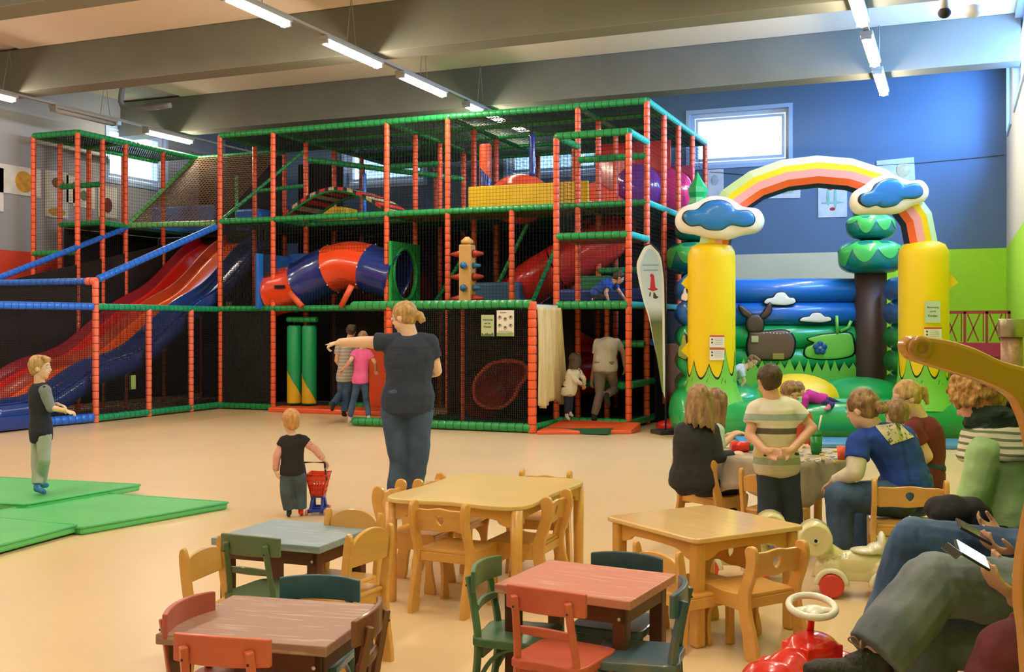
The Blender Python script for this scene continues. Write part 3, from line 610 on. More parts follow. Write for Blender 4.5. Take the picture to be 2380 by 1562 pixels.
# notices on the mesh
PST = thing('notice_board', 'white notice with six round pictures on the black mesh', 'notice', (-5.62, 13.40, 1.48))
MB().box((0, 0, 0), (.25, .012, .35)).make('board', mat('paper_white', (.82, .80, .74), .6), PST)
m_pd = mat('print_dark', (.06, .045, .04), .7)
for i, (a, b) in enumerate(((-.08, .08), (0, .055), (.08, .08), (-.08, -.03), (0, -.06), (.08, -.03))):
    MB().tube([(a+.022*math.cos(q*PI/8), -.0075, b+.022*math.sin(q*PI/8)) for q in range(16)], .003, 5, closed=True).ball((a, -.007, b+.004), (.011, .002, .014), 8, 6).make('round_picture', m_pd, PST)
MB().text('Spielregeln', .022, Matrix.Translation((-.03, -.008, .14)) @ Matrix.Rotation(PI/2, 4, 'X')).make('heading', m_pd, PST)

mb = MB(); mb.box((0, -.008, -.15), (.25, .003, .05)); mb.make('footer', mat('print_green', (.30, .42, .14), .6), PST); mb = MB(); mb.box((-.03, -.010, -.115), (.14, .004, .035)); mb.box((.07, -.010, -.115), (.06, .004, .02)); mb.make('footer_label', mat('print_dark2', (.5, .5, .45), .6), PST)
P2 = thing('notice_sheet', 'pale green notice sheet left of the notice with round pictures', 'notice', (-5.88, 13.40, 1.45))
MB().box((0, 0, 0), (.19, .01, .29)).make('sheet', mat('paper_green', (.50, .60, .36), .6), P2)
mb = MB(); RX = Matrix.Rotation(PI/2, 4, 'X')
for i, (t_, sz) in enumerate((('Benutzung', .034), ('nur für', .032), ('Kinder', .042))): mb.text(t_, sz, Matrix.Translation((0, -.008, .07-i*.05)) @ RX)
mb.make('lettering', mat('print_dark', (.06, .045, .04)), P2)
mb = MB(); mb.grid(lambda u, v: (-.09+.18*u, -.007, -.14+(.03+.018*math.sin(u*9)*math.sin(u*23))*v), 20, 1); mb.make('hills_print', mat('print_hill', (.08, .16, .05), .7), P2)
# ---------------------------------------------------------------- bouncy castle
CO = LD(3.905, 13.50); CA = math.radians(16)
BC = thing('bouncy_castle', 'inflatable bouncy castle with rainbow arch, yellow pillars and forest walls', 'bouncy castle', CO, CA)
pv = dict(rough=.33, coat=.25)
i_y = mat('pvc_yellow', (.92, .66, .002), .42); i_g = mat('pvc_green', (.012, .40, .10), .28, coat=.4); i_lg = mat('pvc_light_green', (.20, .62, .08), **pv)
i_b = mat('pvc_blue', (.012, .15, .55), .28, coat=.4); i_br = mat('pvc_brown', (.055, .028, .02), .5); i_t = mat('pvc_teal', (.004, .20, .17), .28, coat=.4)
i_w = mat('pvc_white', (.88, .86, .78), .4); i_k = mat('pvc_black', (.01, .01, .01), .5); i_cb = mat('pvc_cloud_blue', (.01, .19, .56), .35, coat=.2)
i_o = mat('pvc_orange', (.88, .14, .03), **pv); i_p = mat('pvc_pink', (.90, .38, .38), **pv); i_pg = mat('pvc_pale_green', (.55, .80, .42), **pv); i_lb = mat('pvc_light_blue', (.10, .32, .68), .4)
def pillow(out, th, n=7, back=True, flat=.0):
    """inflated cushion from a closed outline around its centroid; thickness th along -y in front"""
    cx = sum(p[0] for p in out)/len(out); cz = sum(p[1] for p in out)/len(out); k = len(out); vs = []; fs = []
    lv = [(1-(i/n)**1.5*.98, math.sqrt(max(0, 1-(1-i/n)**2.6))) for i in range(n+1)]
    seq = [(s_, -h) for s_, h in reversed(lv)]+([(s_, h) for s_, h in lv[1:]] if back else [])
    for s_, h in seq:
        vs += [(cx+(x-cx)*s_, h*th/2-(0 if back else 0), cz+(z-cz)*s_) for x, z in out]
    m = len(seq)
    fs = [(i*k+j, i*k+(j+1) % k, (i+1)*k+(j+1) % k, (i+1)*k+j) for i in range(m-1) for j in range(k)]
    fs += [tuple(range(k)), tuple(reversed(range((m-1)*k, m*k)))]
    return vs, fs
def pil(name, out, th, m, parent, loc=(0, 0, 0), M=None, outline=0.0):
    mb = MB()
    vs, fs = pillow(out, th); mb.add(vs, fs, 0, True, (M or Matrix.Translation(loc)))
    o = mb.make(name, m, parent)
    if outline:
        cx = sum(p[0] for p in out)/len(out); cz = sum(p[1] for p in out)/len(out)
        k = len(out); big = []
        for i in range(k):
            a, b = out[i-1], out[(i+1) % k]; tx, tz = b[0]-a[0], b[1]-a[1]; l = math.hypot(tx, tz) or 1
            nx, nz = tz/l, -tx/l
            if (out[i][0]-cx)*nx+(out[i][1]-cz)*nz < 0: nx, nz = -nx, -nz
            big.append((out[i][0]+nx*outline, out[i][1]+nz*outline))
        vs, fs = pillow(big, th*.8); MB().add(vs, fs, 0, True, (M or Matrix.Translation(loc))).make('outline', i_k, o)
    return o
# base
for y, r, z in ((.24, .235, .235),): MB().tube([(-1.78, y, z), (-1.73, y, z), (1.73, y, z), (1.78, y, z)], [r*.7, r, r, r*.7], 24).make('front_step', i_g, BC)
MB().tube([(-1.7, .62, .40), (1.7, .62, .40)], .10, 16).make('step_fold', mat('pvc_mint', (.05, .50, .22), .3, coat=.4), BC)
MB().box((0, 1.85, .21), (3.3, 2.8, .42)).make('jumping_floor', i_g, BC, bevel=.05)
MB().box((.35, -.42, .03), (2.9, .72, .06)).make('landing_mat', i_lb, BC, bevel=.02)
m_w2 = mat('pvc_hem_white', (.75, .72, .66), .5)
for x in (-1.68, 1.68): MB().ball((x, .75, .30), (.22, .75, .34), 20, 12).make('corner_bulge', i_g, BC)
# bounce mounds
for (x, y, sx, sy, h, m) in ((-.10, 1.5, .60, .75, .38, i_y), (.78, 1.75, .70, .75, .33, i_g), (-1.02, 1.5, .50, .7, .26, i_g), (-.25, 2.5, .6, .35, .2, i_g)):
    MB().ball((x, y, .40), (sx, sy, h), 28, 14).make('bounce_mound', m, BC)
# stacked wall rolls
RZ = [.60+.35*i for i in range(5)]; RC = [i_lg, i_g, i_g, i_b, i_b]
RC2 = [i_g, i_g, i_g, i_b, i_b]
BY = 3.05
for z, m in zip(RZ, [mat('pvc_grass', (.03, .34, .12), .3, coat=.3), i_g, i_g, i_b, i_b]): MB().tube([(-1.42, BY, z-.02), (-1.36, BY, z-.02), (1.06, BY, z-.02), (1.12, BY, z-.02)], [.12, .19, .19, .12], 20).make('back_roll', m, BC)
for s_, x in ((-1, -1.56), (1, 1.50)):
    for z, m in zip(RZ, RC2): MB().tube([(x, .72, z-.02), (x, .80, z-.02), (x-.0, 2.6, z-.02), (x, 2.7, z-.02)], [.10, .19, .19, .12], 20).make('side_roll', m, BC)
# pillars with grass sleeves
def zig(n, lo, hi, seed):
    rn = random.Random(seed); out = []
    for i in range(n): out.append(lo+(hi-lo)*(rn.random()*.6+(.4 if i % 2 else 0)) if i % 2 else lo+(hi-lo)*.15*rn.random())
    return out
def sleeve(R_, z0, tops, off, sub=6, up=True):
    """cylinder sleeve whose free edge runs in curved blades"""
    n = len(tops); vs = []; fs = []; N = n*sub
    for i in range(N):
        a = 2*PI*i/N; t = (i % sub)/sub; h0, h1 = tops[(i//sub) % n], tops[(i//sub+1) % n]; h = h0+(h1-h0)*(t*t if h1 > h0 else 1-(1-t)**2)
        for j in range(5): z = z0+(h-z0)*j/4; r = R_(z)+off; vs.append((r*math.cos(a), r*math.sin(a), z))
    fs = [(i*5+j, ((i+1) % N)*5+j, ((i+1) % N)*5+j+1, i*5+j+1) for i in range(N) for j in range(4)]
    return vs, fs
def PR(z): return .31 if z > .75 else .31+.13*((.75-z)/.35)**1.6
for s_ in (-1, 1):
    px_ = 1.345*s_; T = Matrix.Translation((px_, .50, 0))
    MB().lathe([(.36, .38), (.33, .45), (.31, .62), (.31, .8), (.31, 2.34), (.30, 2.42), (.26, 2.49), (.19, 2.525), (.1, 2.53), (.02, 2.53)], 36, M=T).make('pillar', i_y, BC)
    tops = zig(18, .74, 1.16, 5+s_); vs, fs = sleeve(PR, .38, tops, .006); MB().add(vs, fs, 0, True, T).make('grass_sleeve', i_lg, BC)
    vs, fs = sleeve(PR, .38, [t+.03 for t in tops], .003); MB().add(vs, fs, 0, True, T).make('grass_outline', i_k, BC)
    for z in (2.02, 1.14): MB().add([(px_+s_*.29, .42, z+.12), (px_+s_*.29, .42, z-.12), (px_+s_*.40, .40, z-.02), (px_+s_*.36, .50, z)], [(0, 1, 2), (1, 3, 2), (0, 2, 3), (0, 3, 1)]).make('corner_flap', i_y, BC)
# trees behind
def treep(x, y, spike):
    T = Matrix.Translation((x, y, 0))
    MB().lathe([(.25, .42), (.235, .6), (.235, 2.25)], 28, M=T).make('tree_trunk', i_br, BC)
    def crown(z0, z1, R, seed):
        h = z1-z0
        f = lambda z: R*(1-abs(2*(z-z0)/h-1)**3.2)**.5*.75+R*.25 if z0 < z < z1 else R*.4
        pr = [(R*.35, z0)]+[(f(z0+h*i/14), z0+h*i/14) for i in range(1, 14)]+[(R*.3, z1)]
        MB().lathe(pr, 36, M=T).make('tree_crown', i_t, BC)
        vs, fs = sleeve(lambda z: f(min(max(z, z0+.02), z1-.02)), z1-.03, [z1-h*(.28+.5*((i*7+seed) % 5)/5*(i % 2)+.1*(i % 2)) for i in range(16)], .006); MB().add(vs, fs, 0, True, T).make('leaf_sleeve', mat('pvc_leaf', (.06, .50, .10), .3, coat=.3), BC)
    crown(2.22, 2.74, .475, 1); crown(2.74, 3.13, .355, 2)
    MB().lathe([(.25, 3.1), (.27, 3.17), (.22, 3.26), (.15, 3.33), (.13, 3.42), (.155, 3.50), (.15, 3.58), (.08, 3.68), (.035, 3.76), (.005, 3.82)] if spike else [(.25, 3.1), (.27, 3.17), (.20, 3.26), (.05, 3.33)], 7 if spike else 20, M=T, smooth=not spike).make('crown_tip', i_g if spike else i_t, BC)
treep(-1.38, 2.98, True); treep(1.20, 2.92, False)
# rainbow arch : faceted, four bands
NA = 10; cs = [(-.20, -.02, 0), (-.155, -.14, 1), (-.07, -.185, 2), (.03, -.190, 3), (.11, -.180, 4), (.215, -.05, 5), (.15, .14, 4), (.05, .185, 3), (-.06, .185, 2), (-.15, .14, 1)]
vs = []; fs = []; ms = []
for i in range(NA+1):
    a = PI*(i/NA); cx, cz = -.0-1.30*math.cos(a), 2.48+.96*math.sin(a)**.9; nx, nz = -math.cos(a)*.96, math.sin(a)*1.3; l = math.hypot(nx, nz); nx /= l; nz /= l
    if i in (0, NA): nx, nz = (-1 if i == 0 else 1), 0
    for r, y, _ in cs: vs.append((cx+nx*r, .50+y, cz+nz*r))
bandc = [0, 1, 2, 3, 4, 4, 3, 2, 1, 0]
for i in range(NA):
    for j in range(10): fs.append((i*10+j, i*10+(j+1) % 10, (i+1)*10+(j+1) % 10, (i+1)*10+j)); ms.append(bandc[j])
mb = MB(); mb.add(vs, fs, 0, False); mb.m = ms; mb.make('rainbow_arch', [mat('pvc_navy', (.01, .015, .05), .5), i_o, i_p, i_y, i_pg], BC)
# clouds on the arch
CL = sm2([(-.57, -.02), (-.50, .14), (-.30, .22), (-.10, .30), (.12, .27), (.30, .16), (.50, .12), (.575, -.03), (.50, -.17), (.28, -.22), (.10, -.27), (-.12, -.25), (-.32, -.20), (-.50, -.16)], 4)
CI = sm2([(-.47, -.01), (-.43, .09), (-.30, .11), (-.18, .20), (-.02, .235), (.12, .20), (.22, .10), (.38, .09), (.455, 0), (.43, -.09), (.32, -.12), (.16, -.10), (.02, -.16), (-.16, -.15), (-.26, -.10), (-.38, -.10)], 4)
for (x, z, sc, rz, ry) in ((-1.26, 2.83, 1.0, 0, 0), (.86, 3.10, .90, math.radians(8), -math.radians(12))):
    M = Matrix.Translation((x, .30, z)) @ Matrix.Rotation(rz, 4, 'Z') @ Matrix.Rotation(ry, 4, 'Y') @ Matrix.Scale(sc, 4)
    c = pil('cloud', CL, .34, i_w, BC, M=M)
    pil('cloud_inset', CI, .16, i_cb, c, M=M @ Matrix.Translation((-.01, -.125, 0)), outline=.008)
# raised pictures on the back wall
def blob(n, f): return [f(2*PI*i/n) for i in range(n)]
yb = BY-.175
pc1 = sm2([(-.22, -.05), (-.18, .03), (-.08, .06), (-.02, .14), (.10, .15), (.18, .06), (.26, .04), (.28, -.04), (.14, -.09), (-.05, -.08)], 4)
pil('cloud_picture', [(x*.95-.18, z*.85+1.83) for x, z in pc1], .06, i_w, BC, (0, yb, 0), outline=.012)
pil('cloud_picture', [(x*.95+.35, z*.65+1.55) for x, z in pc1], .06, i_w, BC, (0, yb, 0), outline=.012)
pil('sun_picture', blob(48, lambda a: (-1.12+(.20 if round(a/(2*PI)*48) % 2 else .165)*math.cos(a), 1.86+(.20 if round(a/(2*PI)*48) % 2 else .165)*math.sin(a))), .05, mat('pvc_pale_yellow', (.72, .70, .22), .4), BC, (0, yb-.02, 0))
DE = pil('deer_picture', sm2([(-.62, 1.30), (-.60, 1.38), (-.40, 1.36), (-.10, 1.38), (.03, 1.32), (.08, 1.20), (.05, 1.02), (-.05, .93), (-.40, .92), (-.60, .95), (-.65, 1.10)], 4), .10, mat('pvc_deer', (.17, .085, .05), .45), BC, (0, yb-.01, 0), outline=.012)
for o_, nm in ((sm2([(-.62, 1.36), (-.66, 1.50), (-.60, 1.60), (-.48, 1.61), (-.40, 1.52), (-.42, 1.36)], 4), 'deer_head'), (sm2([(-.60, 1.56), (-.72, 1.62), (-.77, 1.76), (-.66, 1.70), (-.57, 1.62)], 4), 'deer_ear'), (sm2([(-.46, 1.58), (-.40, 1.66), (-.30, 1.80), (-.28, 1.66), (-.38, 1.56)], 4), 'deer_ear')):
    pil(nm, o_, .08, mat('pvc_deer_dark', (.10, .05, .03), .45), DE, (0, yb-.03, 0), outline=.01)
for i in range(9): MB().ball((-.40+i*.05, yb-.062, 1.335+.008*math.sin(i)), (.010, .006, .010), 8, 6).make('deer_spot', i_w, DE)
MB().box((-.53, yb-.06, 1.24), (.11, .02, .10)).make('deer_patch', mat('pvc_patch', (.62, .52, .25), .5), DE, bevel=.008); MB().box((-.18, yb-.055, .98), (.17, .02, .09)).make('deer_patch', mat('pvc_patch2', (.36, .28, .05), .5), DE, bevel=.008)
FL = pil('meadow_picture', sm2([(.25, .96), (.22, 1.10), (.35, 1.18), (.25, 1.25), (.42, 1.30), (.55, 1.32), (.88, 1.34), (.95, 1.20), (.93, 1.0), (.6, .93)], 4), .05, i_lg, BC, (0, yb-.01, 0), outline=.01)
for i in range(5):
    a = i*2*PI/5+.3; MB().ball((.44+.06*math.cos(a), yb-.05, 1.11+.06*math.sin(a)), (.048, .02, .048), 12, 8).make('flower_petal', mat('pvc_petal', (.01, .09, .28), .4), FL)
MB().ball((.44, yb-.06, 1.11), (.028, .02, .028), 12, 8).make('flower_eye', mat('pvc_eye', (.25, .3, .4), .4), FL)
for pts in ([(.70, 1.33), (.69, 1.60)], [(.74, 1.36), (.86, 1.42), (.90, 1.52)]): MB().tube([(x, yb-.02, z) for x, z in pts], .026, 8).make('stalk', i_lg, FL)
rn = random.Random(4); g = [(-1.3, .5)]; x = -1.3; k = 0
while x < 1.0: g.append((x, (.88 if k % 2 else .72)+rn.random()*.08)); x += .055+rn.random()*.03; k += 1
g.append((1.02, .9)); g.append((1.02, .5))
MB().plate([g], .012, M=TM((0, yb-.012, 0), (1, 0, 0), (0, 0, 1)), bev=0).make('grass_picture', i_lg, BC)
MB().plate([[(a, b+.022 if b > .6 else b) for a, b in g]], .008, M=TM((0, yb-.004, 0), (1, 0, 0), (0, 0, 1))).make('grass_outline', i_k, BC)
# little pictures on the outer left rolls
pil('cloud_picture', [(x*.3, z*.75) for x, z in pc1], .05, i_w, BC, M=Matrix.Translation((-1.68, .66, 1.84)) @ Matrix.Rotation(-.9, 4, 'Z'), outline=.008)
pil('bush_picture', [(x*.45, z*1.4) for x, z in pc1], .05, mat('pvc_bush', (.32, .42, .08), .4), BC, M=Matrix.Translation((-1.70, .68, 1.12)) @ Matrix.Rotation(-.9, 4, 'Z'), outline=.008)
# papers on the pillars
def paper(x, z, w, h, label, red=True, lines=4, name='notice', body=None, R_=.325, ang=0):
    a = math.radians(ang); p = Vector((x+R_*math.sin(a), .50-R_*math.cos(a), z)); t = thing(name, label, 'notice', BC_M @ p, CA+a)
    MB().box((0, 0, 0), (w, .006, h)).make('sheet', mat('paper_white', (.82, .80, .74)) if red else mat('paper_pale_green', (.55, .68, .55), .6), t)
    if red: MB().box((0, -.004, h/2-.012), (w, .003, .02)).make('red_header', mat('print_red', (.6, .05, .03), .6), t)
    RXX = Matrix.Rotation(PI/2, 4, 'X')
    if body:
        mb = MB()
        for i, (b_, sz, zz) in enumerate(body): mb.text(b_, sz, Matrix.Translation((0, -.005, zz)) @ RXX)
        mb.make('lettering', MATS['print_dark'], t)
    else:
        mb = MB()
        for i in range(lines): mb.box((.02, -.004, h/2-.05-i*.022), (w*.55, .002, .004))
        mb.make('text_lines', mat('print_grey', (.30, .30, .30), .7), t)
        for i in range(2): MB().ball((-w*.33, -.004, h/2-.055-i*.04), (.012, .002, .013), 10, 6).make('symbol', MATS['print_dark'], t)
    return t
BC_M = Matrix.Translation(CO) @ Matrix.Rotation(CA, 4, 'Z')
paper(-1.345, 1.25, .19, .155, 'white notice with red header on the left yellow pillar, upper of two', ang=8); paper(-1.345, 1.085, .19, .155, 'white notice on the left yellow pillar, lower of two', ang=8)
paper(1.345, 1.62, .19, .27, 'pale green notice taped to the right yellow pillar', False, ang=5, body=[('Benutzung', .034, .05), ('nur für', .03, 0), ('Kinder', .045, -.06)])
paper(1.345, 1.35, .22, .16, 'white notice with red header on the right yellow pillar', ang=5)
# ---------------------------------------------------------------- beach flag
fl = LD((1524-1190)/2500*14.4, 14.4)
BF = thing('beach_flag', 'tall drop-shaped white and green beach flag leaning beside the climbing structure', 'flag', fl, TH-.05)
def fx(px): return (px-1524)*14.4/2500
def fz(py): return CAMH+(HOR-py)*14.4/2500
fo = sm2([(fx(x), fz(y)) for x, y in ((1512, 568), (1530, 585), (1541, 625), (1544, 700), (1545, 800), (1546, 880), (1547, 925), (1542, 915), (1533, 860), (1520, 800), (1508, 740), (1493, 690), (1480, 622), (1488, 592), (1500, 572))], 5)
MB().plate([fo], .008, M=TM((0, 0, 0), (1, 0, 0), (0, 0, 1))).make('flag_border', mat('flag_white', (.75, .82, .92), .7), BF)
cxm, czm = fx(1518), fz(720)
mf = stripes('flag_print', [(.22, .26, .10), (.16, .22, .09), (.62, .70, .82), (.45, .60, .80)], 2, None, [(0, 0), (.55, 1)], noise=0)
nt = mf.node_tree
for n_ in nt.nodes:
    if n_.type == 'VALTORGB':
        n_.color_ramp.interpolation = 'LINEAR'; els = n_.color_ramp.elements
        els[0].position = .30; els[0].color = (.20, .24, .08, 1); els[1].position = .50; els[1].color = (.10, .14, .06, 1)
        e = els.new(.60); e.color = (.60, .74, .90, 1); e = els.new(1.0); e.color = (.45, .66, .92, 1)
sp = [n_ for n_ in nt.nodes if n_.type == 'SEPXYZ'][0]; rmp = [n_ for n_ in nt.nodes if n_.type == 'VALTORGB'][0]
mp_ = nt.nodes.new('ShaderNodeMapRange'); mp_.inputs[1].default_value = .5; mp_.inputs[2].default_value = 2.5; nt.links.new(sp.outputs[2], mp_.inputs[0]); nt.links.new(mp_.outputs[0], rmp.inputs[0])
MB().plate([[(cxm+(x-cxm)*.80, czm+(z-czm)*.93) for x, z in fo]], .012, M=TM((0, 0, 0), (1, 0, 0), (0, 0, 1))).make('flag_print', mf, BF)
MB().tube([(fx(1547), .0, .02), (fx(1547), .0, fz(925)), (fx(1548), 0, fz(800)), (fx(1546), 0, fz(660)), (fx(1538), 0, fz(592)), (fx(1513), 0, fz(566)), (fx(1497), 0, fz(572))], .012, 8).make('pole', m_net, BF)
m_hat = mat('print_magenta', (.50, .015, .06), .6)
RXF = TM((0, -.009, 0), (1, 0, 0), (0, 0, 1))
hat = [(fx(x), fz(y)) for x, y in ((1511, 670), (1513, 645), (1510, 641), (1514, 636), (1520, 640), (1523, 668), (1530, 673), (1517, 677), (1504, 671))]
MB().plate([hat], .004, M=RXF).make('hat_emblem', m_hat, BF)
mb = MB(); mb.plate([[(fx(x), fz(y)) for x, y in ((1510, 679), (1513, 679), (1512, 688), (1509, 690))]], .004, M=RXF); mb.plate([[(fx(x), fz(y)) for x, y in ((1519, 679), (1522, 681), (1526, 688), (1531, 690), (1524, 695), (1518, 692))]], .004, M=RXF); mb.make('hair_emblem', mat('print_dark', (.06, .045, .04)), BF)
mb = MB()
for (w, yy) in ((38, 616), (34, 628)): mb.box(((fx(1512)), -.010, fz(yy)), (w*14.4/2500, .003, .012))
mb.make('text_lines', mat('print_blue', (.25, .38, .55), .7), BF)
MB().box((fx(1547), 0, .03), (.3, .3, .05), rz=.4).make('foot_plate', mat('flag_foot', (.03, .03, .035), .5), BF)
tag(MB().ball((0, 0, .05), (.22, .14, .09), 16, 8).make('red_toy_lid', mat('toy_red', (.75, .02, .015), .3, coat=.3)), 'small red plastic tub on the floor left of the bouncy castle', 'toy').location = LD((1560-1190)/2500*15, 15.0)
# ---------------------------------------------------------------- papers and pictures on the walls, string, fence
def wallpic(name, label, loc, w, h, axis, shapes, rot=0, bg=(.62, .62, .56)):
    t = thing(name, label, 'picture', loc, 0)
    R = Matrix.Rotation(PI/2, 4, 'Z') if axis == 'x' else Matrix.Identity(4)
    R = R @ Matrix.Rotation(rot, 4, 'Y')
    MB().box((0, 0, 0), (w, .006, h), M=R).make('sheet', mat('sheet_%.2f' % bg[0], bg, .8, noise=.12, nscale=5), t)
    for i, (x, z, rx, rz_, c) in enumerate(shapes):
        MB().ball((x*w, -.005, z*h), (rx, .003, rz_), 16, 8, M=R).make('painted_shape', mat('paint_%02d_%02d_%02d' % tuple(int(q*99) for q in c), c, .8, noise=.2, nscale=9), t)
    return t
OC = (.55, .30, .04)
LX = x0+.012
wallpic('painting', 'childs painting of a smiling yellow sun on the left wall', (LX, at(46, 420, X=LX).y, at(46, 420, X=LX).z), .95, .50, 'x', [(.1, -.02, .2, .19, OC), (.02, .06, .02, .025, (.15, .06, .02)), (.18, .06, .02, .025, (.15, .06, .02)), (.1, -.1, .06, .02, (.25, .05, .02))], 0)
wallpic('painting', 'white sheet at the very left edge of the left wall', (LX, at(-4, 440, X=LX).y, at(-4, 440, X=LX).z), .22, .75, 'x', [])
for (a, b, w, h, l, sh) in ((132, 452, .55, .85, 'tall painted sheet with an orange foot behind the left tower net', [(0, -.38, .2, .08, OC), (.05, .25, .15, .1, (.2, .08, .04))]), (165, 440, .22, .5, 'narrow painted sheet behind the left tower net', []), (195, 455, .55, .45, 'pale painted sheet behind the middle posts of the left tower', [(0, 0, .1, .1, (.12, .16, .08))]), (250, 470, .5, .6, 'brown painted sheet under the left wall window', [(0, -.1, .12, .15, (.15, .03, .03))])):
    p = at(a, b, X=LX); wallpic('painting', l, (LX, p.y, p.z), w, h, 'x', sh)
BYW = y1-.012
for (a, b, w, h, l, sh, ro) in ((1935, 467, .50, .58, 'painting of green branches with two red bows under the rainbow arch', [(0, -.05, .2, .025, (.25, .5, .42)), (.1, .1, .03, .2, (.25, .5, .42)), (-.15, .12, .03, .16, (.25, .5, .42)), (-.08, .38, .05, .025, (.5, .02, .03)), (0, -.25, .05, .03, (.5, .02, .03)), (.3, .38, .04, .03, (.55, .25, .05))], 0),
    (2082, 396, .62, .40, 'painting of a pale yellow sun above the right cloud', [(.2, 0, .12, .13, (.62, .52, .30))], -.05), (1662, 425, .32, .50, 'pale grey sheet on the wall right of the climbing structure', [(0, .1, .08, .1, (.42, .46, .5))], 0), (1820, 440, .62, .32, 'pale sheet with green hills hanging under the arch', [(0, -.1, .2, .05, (.3, .5, .35))], .03)):
    p = at(a, b, Y=BYW); wallpic('painting', l, (p.x, BYW, p.z), w, h, 'y', sh, ro, (.58, .62, .64))
a = at(1650, 400, Y=BYW); pts = [(a.x, BYW, a.z)]
for q, r in ((1760, 408), (1900, 395), (2040, 385), (2140, 378), (2250, 368), (2334, 360)): v = at(q, r, Y=BYW); pts.append((v.x, BYW, v.z))
tag(MB().tube(pts, .008, 5).make('picture_string', mat('string_grey', (.12, .14, .17), .8)), 'thin string carrying paintings along the back wall', 'string')
# play fence by the lime wall
FE = thing('play_fence', 'dusky red plastic play fence with crossed lattice before the lime wall', 'play fence', (.30, 18.6, 0))
m_fe = mat('fence_red', (.42, .05, .05), .5); m_fp = mat('fence_pink', (.50, .04, .10), .5)
FH = 1.68
MB().box((0, 0, FH-.02), (1.0, .05, .05)).make('top_rail', m_fe, FE); MB().box((0, 0, (FH-.50)/2), (.98, .05, FH-.50)).make('panel', m_fp, FE, bevel=.01)
for i in range(4): MB().box((-.48+i*.32, 0, FH-.26), (.04, .05, .5)).make('post', m_fe, FE)
for i in range(3):
    xa = -.46+i*.32
    for s_ in (0, 1): MB().bar((xa+.02+(.16 if i < 9 and s_ else 0), 0, FH-.48), (xa+(.20 if not s_ else .02), 0, FH-.05), .03, .022).make('lattice_bar', m_fe, FE)
    MB().box((xa+.25, 0, FH-.26), (.018, .03, .45)).make('lattice_bar', m_fe, FE)
for z in (.95, .6, .3): MB().box((0, -.03, z), (.98, .015, .02)).make('groove_strip', mat('fence_dark', (.25, .02, .05), .6), FE)
# dispenser with metal lid at the right edge
p = LD((2352-1190)/2500*5.3, 5.3, 0)
DP = thing('dispenser', 'clear cylinder dispenser with steel lid at the right edge behind the wooden arm', 'dispenser', p, TH)
zt = CAMH+(755-741)/2500*5.3
MB().cyl((0, 0, zt-.09), (0, 0, zt), .065, n=24).make('steel_lid', mat('steel_dull', (.40, .37, .25), .3, metal=.8), DP, bevel=.004)
MB().cyl((0, 0, zt-.36), (0, 0, zt-.09), .052, n=24, cap=True).make('filled_tube', mat('tube_filling', (.36, .20, .12), .35, noise=.3, nscale=30), DP)
MB().cyl((0, 0, 0), (0, 0, zt-.36), .045, n=20).make('stand', mat('steel_dull', (.4, .37, .25)), DP)
# ---------------------------------------------------------------- small tables and chairs
def tbl_fit(L, B, R, F, z):
    p = [at(a, b, z=z) for a, b in (L, B, R, F)]; c = sum(p, Vector())/4
    u = ((p[3]-p[0])+(p[2]-p[1])); v = ((p[1]-p[0])+(p[2]-p[3])); U = (u.normalized()-Vector((-v.y, v.x, 0)).normalized()*1.0).normalized() if False else None
    au = math.atan2(u.y, u.x); av = math.atan2(v.y, v.x)-PI/2; a = (au+av)/2 if abs(au-av) < 1 else au
    return c, a, u.length/2, v.length/2
def painted_table(corners, z, top, label):
    c, a, w, d = tbl_fit(*corners, z); t = thing('play_table', label, 'table', (c.x, c.y, 0), a)
    MB().box((0, 0, z-.016), (w, d, .032)).make('tabletop', top, t, bevel=.004)
    m = mat('wood_dark_brown', (.095, .028, .012), .45, noise=.25, nscale=5, stretch=(1, 1, .2))
    e = .028; lg = .05
    for s_ in (-1, 1):
        MB().box((0, s_*(d/2-e-.012), z-.032-.03), (w-2*e, .02, .06)).make('apron', m, t); MB().box((s_*(w/2-e-.012), 0, z-.032-.03), (.02, d-2*e, .06)).make('apron', m, t)
        for q in (-1, 1):
            l = MB().box((s_*(w/2-e-lg/2), q*(d/2-e-lg/2), (z-.032)/2), (lg, lg, z-.032)).make('leg', m, t, bevel=.003)
            MB().ball((s_*(w/2-e-lg/2)+.0, q*(d/2-e+.0), z-.075), (.007, .004, .007), 8, 6).make('screw', mat('bolt_steel', (.7, .7, .65)), l)
    return t, c, a, w, d
# worn paint with pale scratches running along the boards
def worn(name, c, c2, a=.55, b=.80): return mat(name, c, .45, col2=c2, nscale=7, stretch=(1, 9, 9), fac2=(a, b), bump=.08, bscale=30)
T1, c1, a1, w1, d1 = painted_table(((365, 1467), (545, 1385), (878, 1402), (770, 1512)), .52, worn('table_mauve_brown', (.36, .20, .16), (.60, .48, .42)), 'square table with worn mauve-brown top at the bottom left')
T2, c2, a2, w2, d2 = painted_table(((487, 1250), (632, 1208), (882, 1222), (735, 1270)), .52, worn('table_grey_blue', (.24, .34, .42), (.50, .57, .58)), 'square table with worn grey-blue top between green and wooden chairs')
T3, c3, a3, w3, d3 = painted_table(((1135, 1358), (1283, 1303), (1580, 1333), (1462, 1395)), .52, worn('table_rose_red', (.62, .24, .19), (.78, .50, .42)), 'square table with dusty rose-red top and dark brown legs')
m_map = mat('wood_maple', (.74, .40, .10), .34, coat=.25, noise=.06, nscale=3, stretch=(1, 8, 8)); m_mapd = mat('wood_maple_top', (.82, .56, .24), .22, coat=.5, noise=.05, nscale=3, stretch=(1, 8, 8))
m_yw = mat('wood_pale_yellow', (.80, .60, .24), .3, coat=.3, noise=.05, nscale=3)
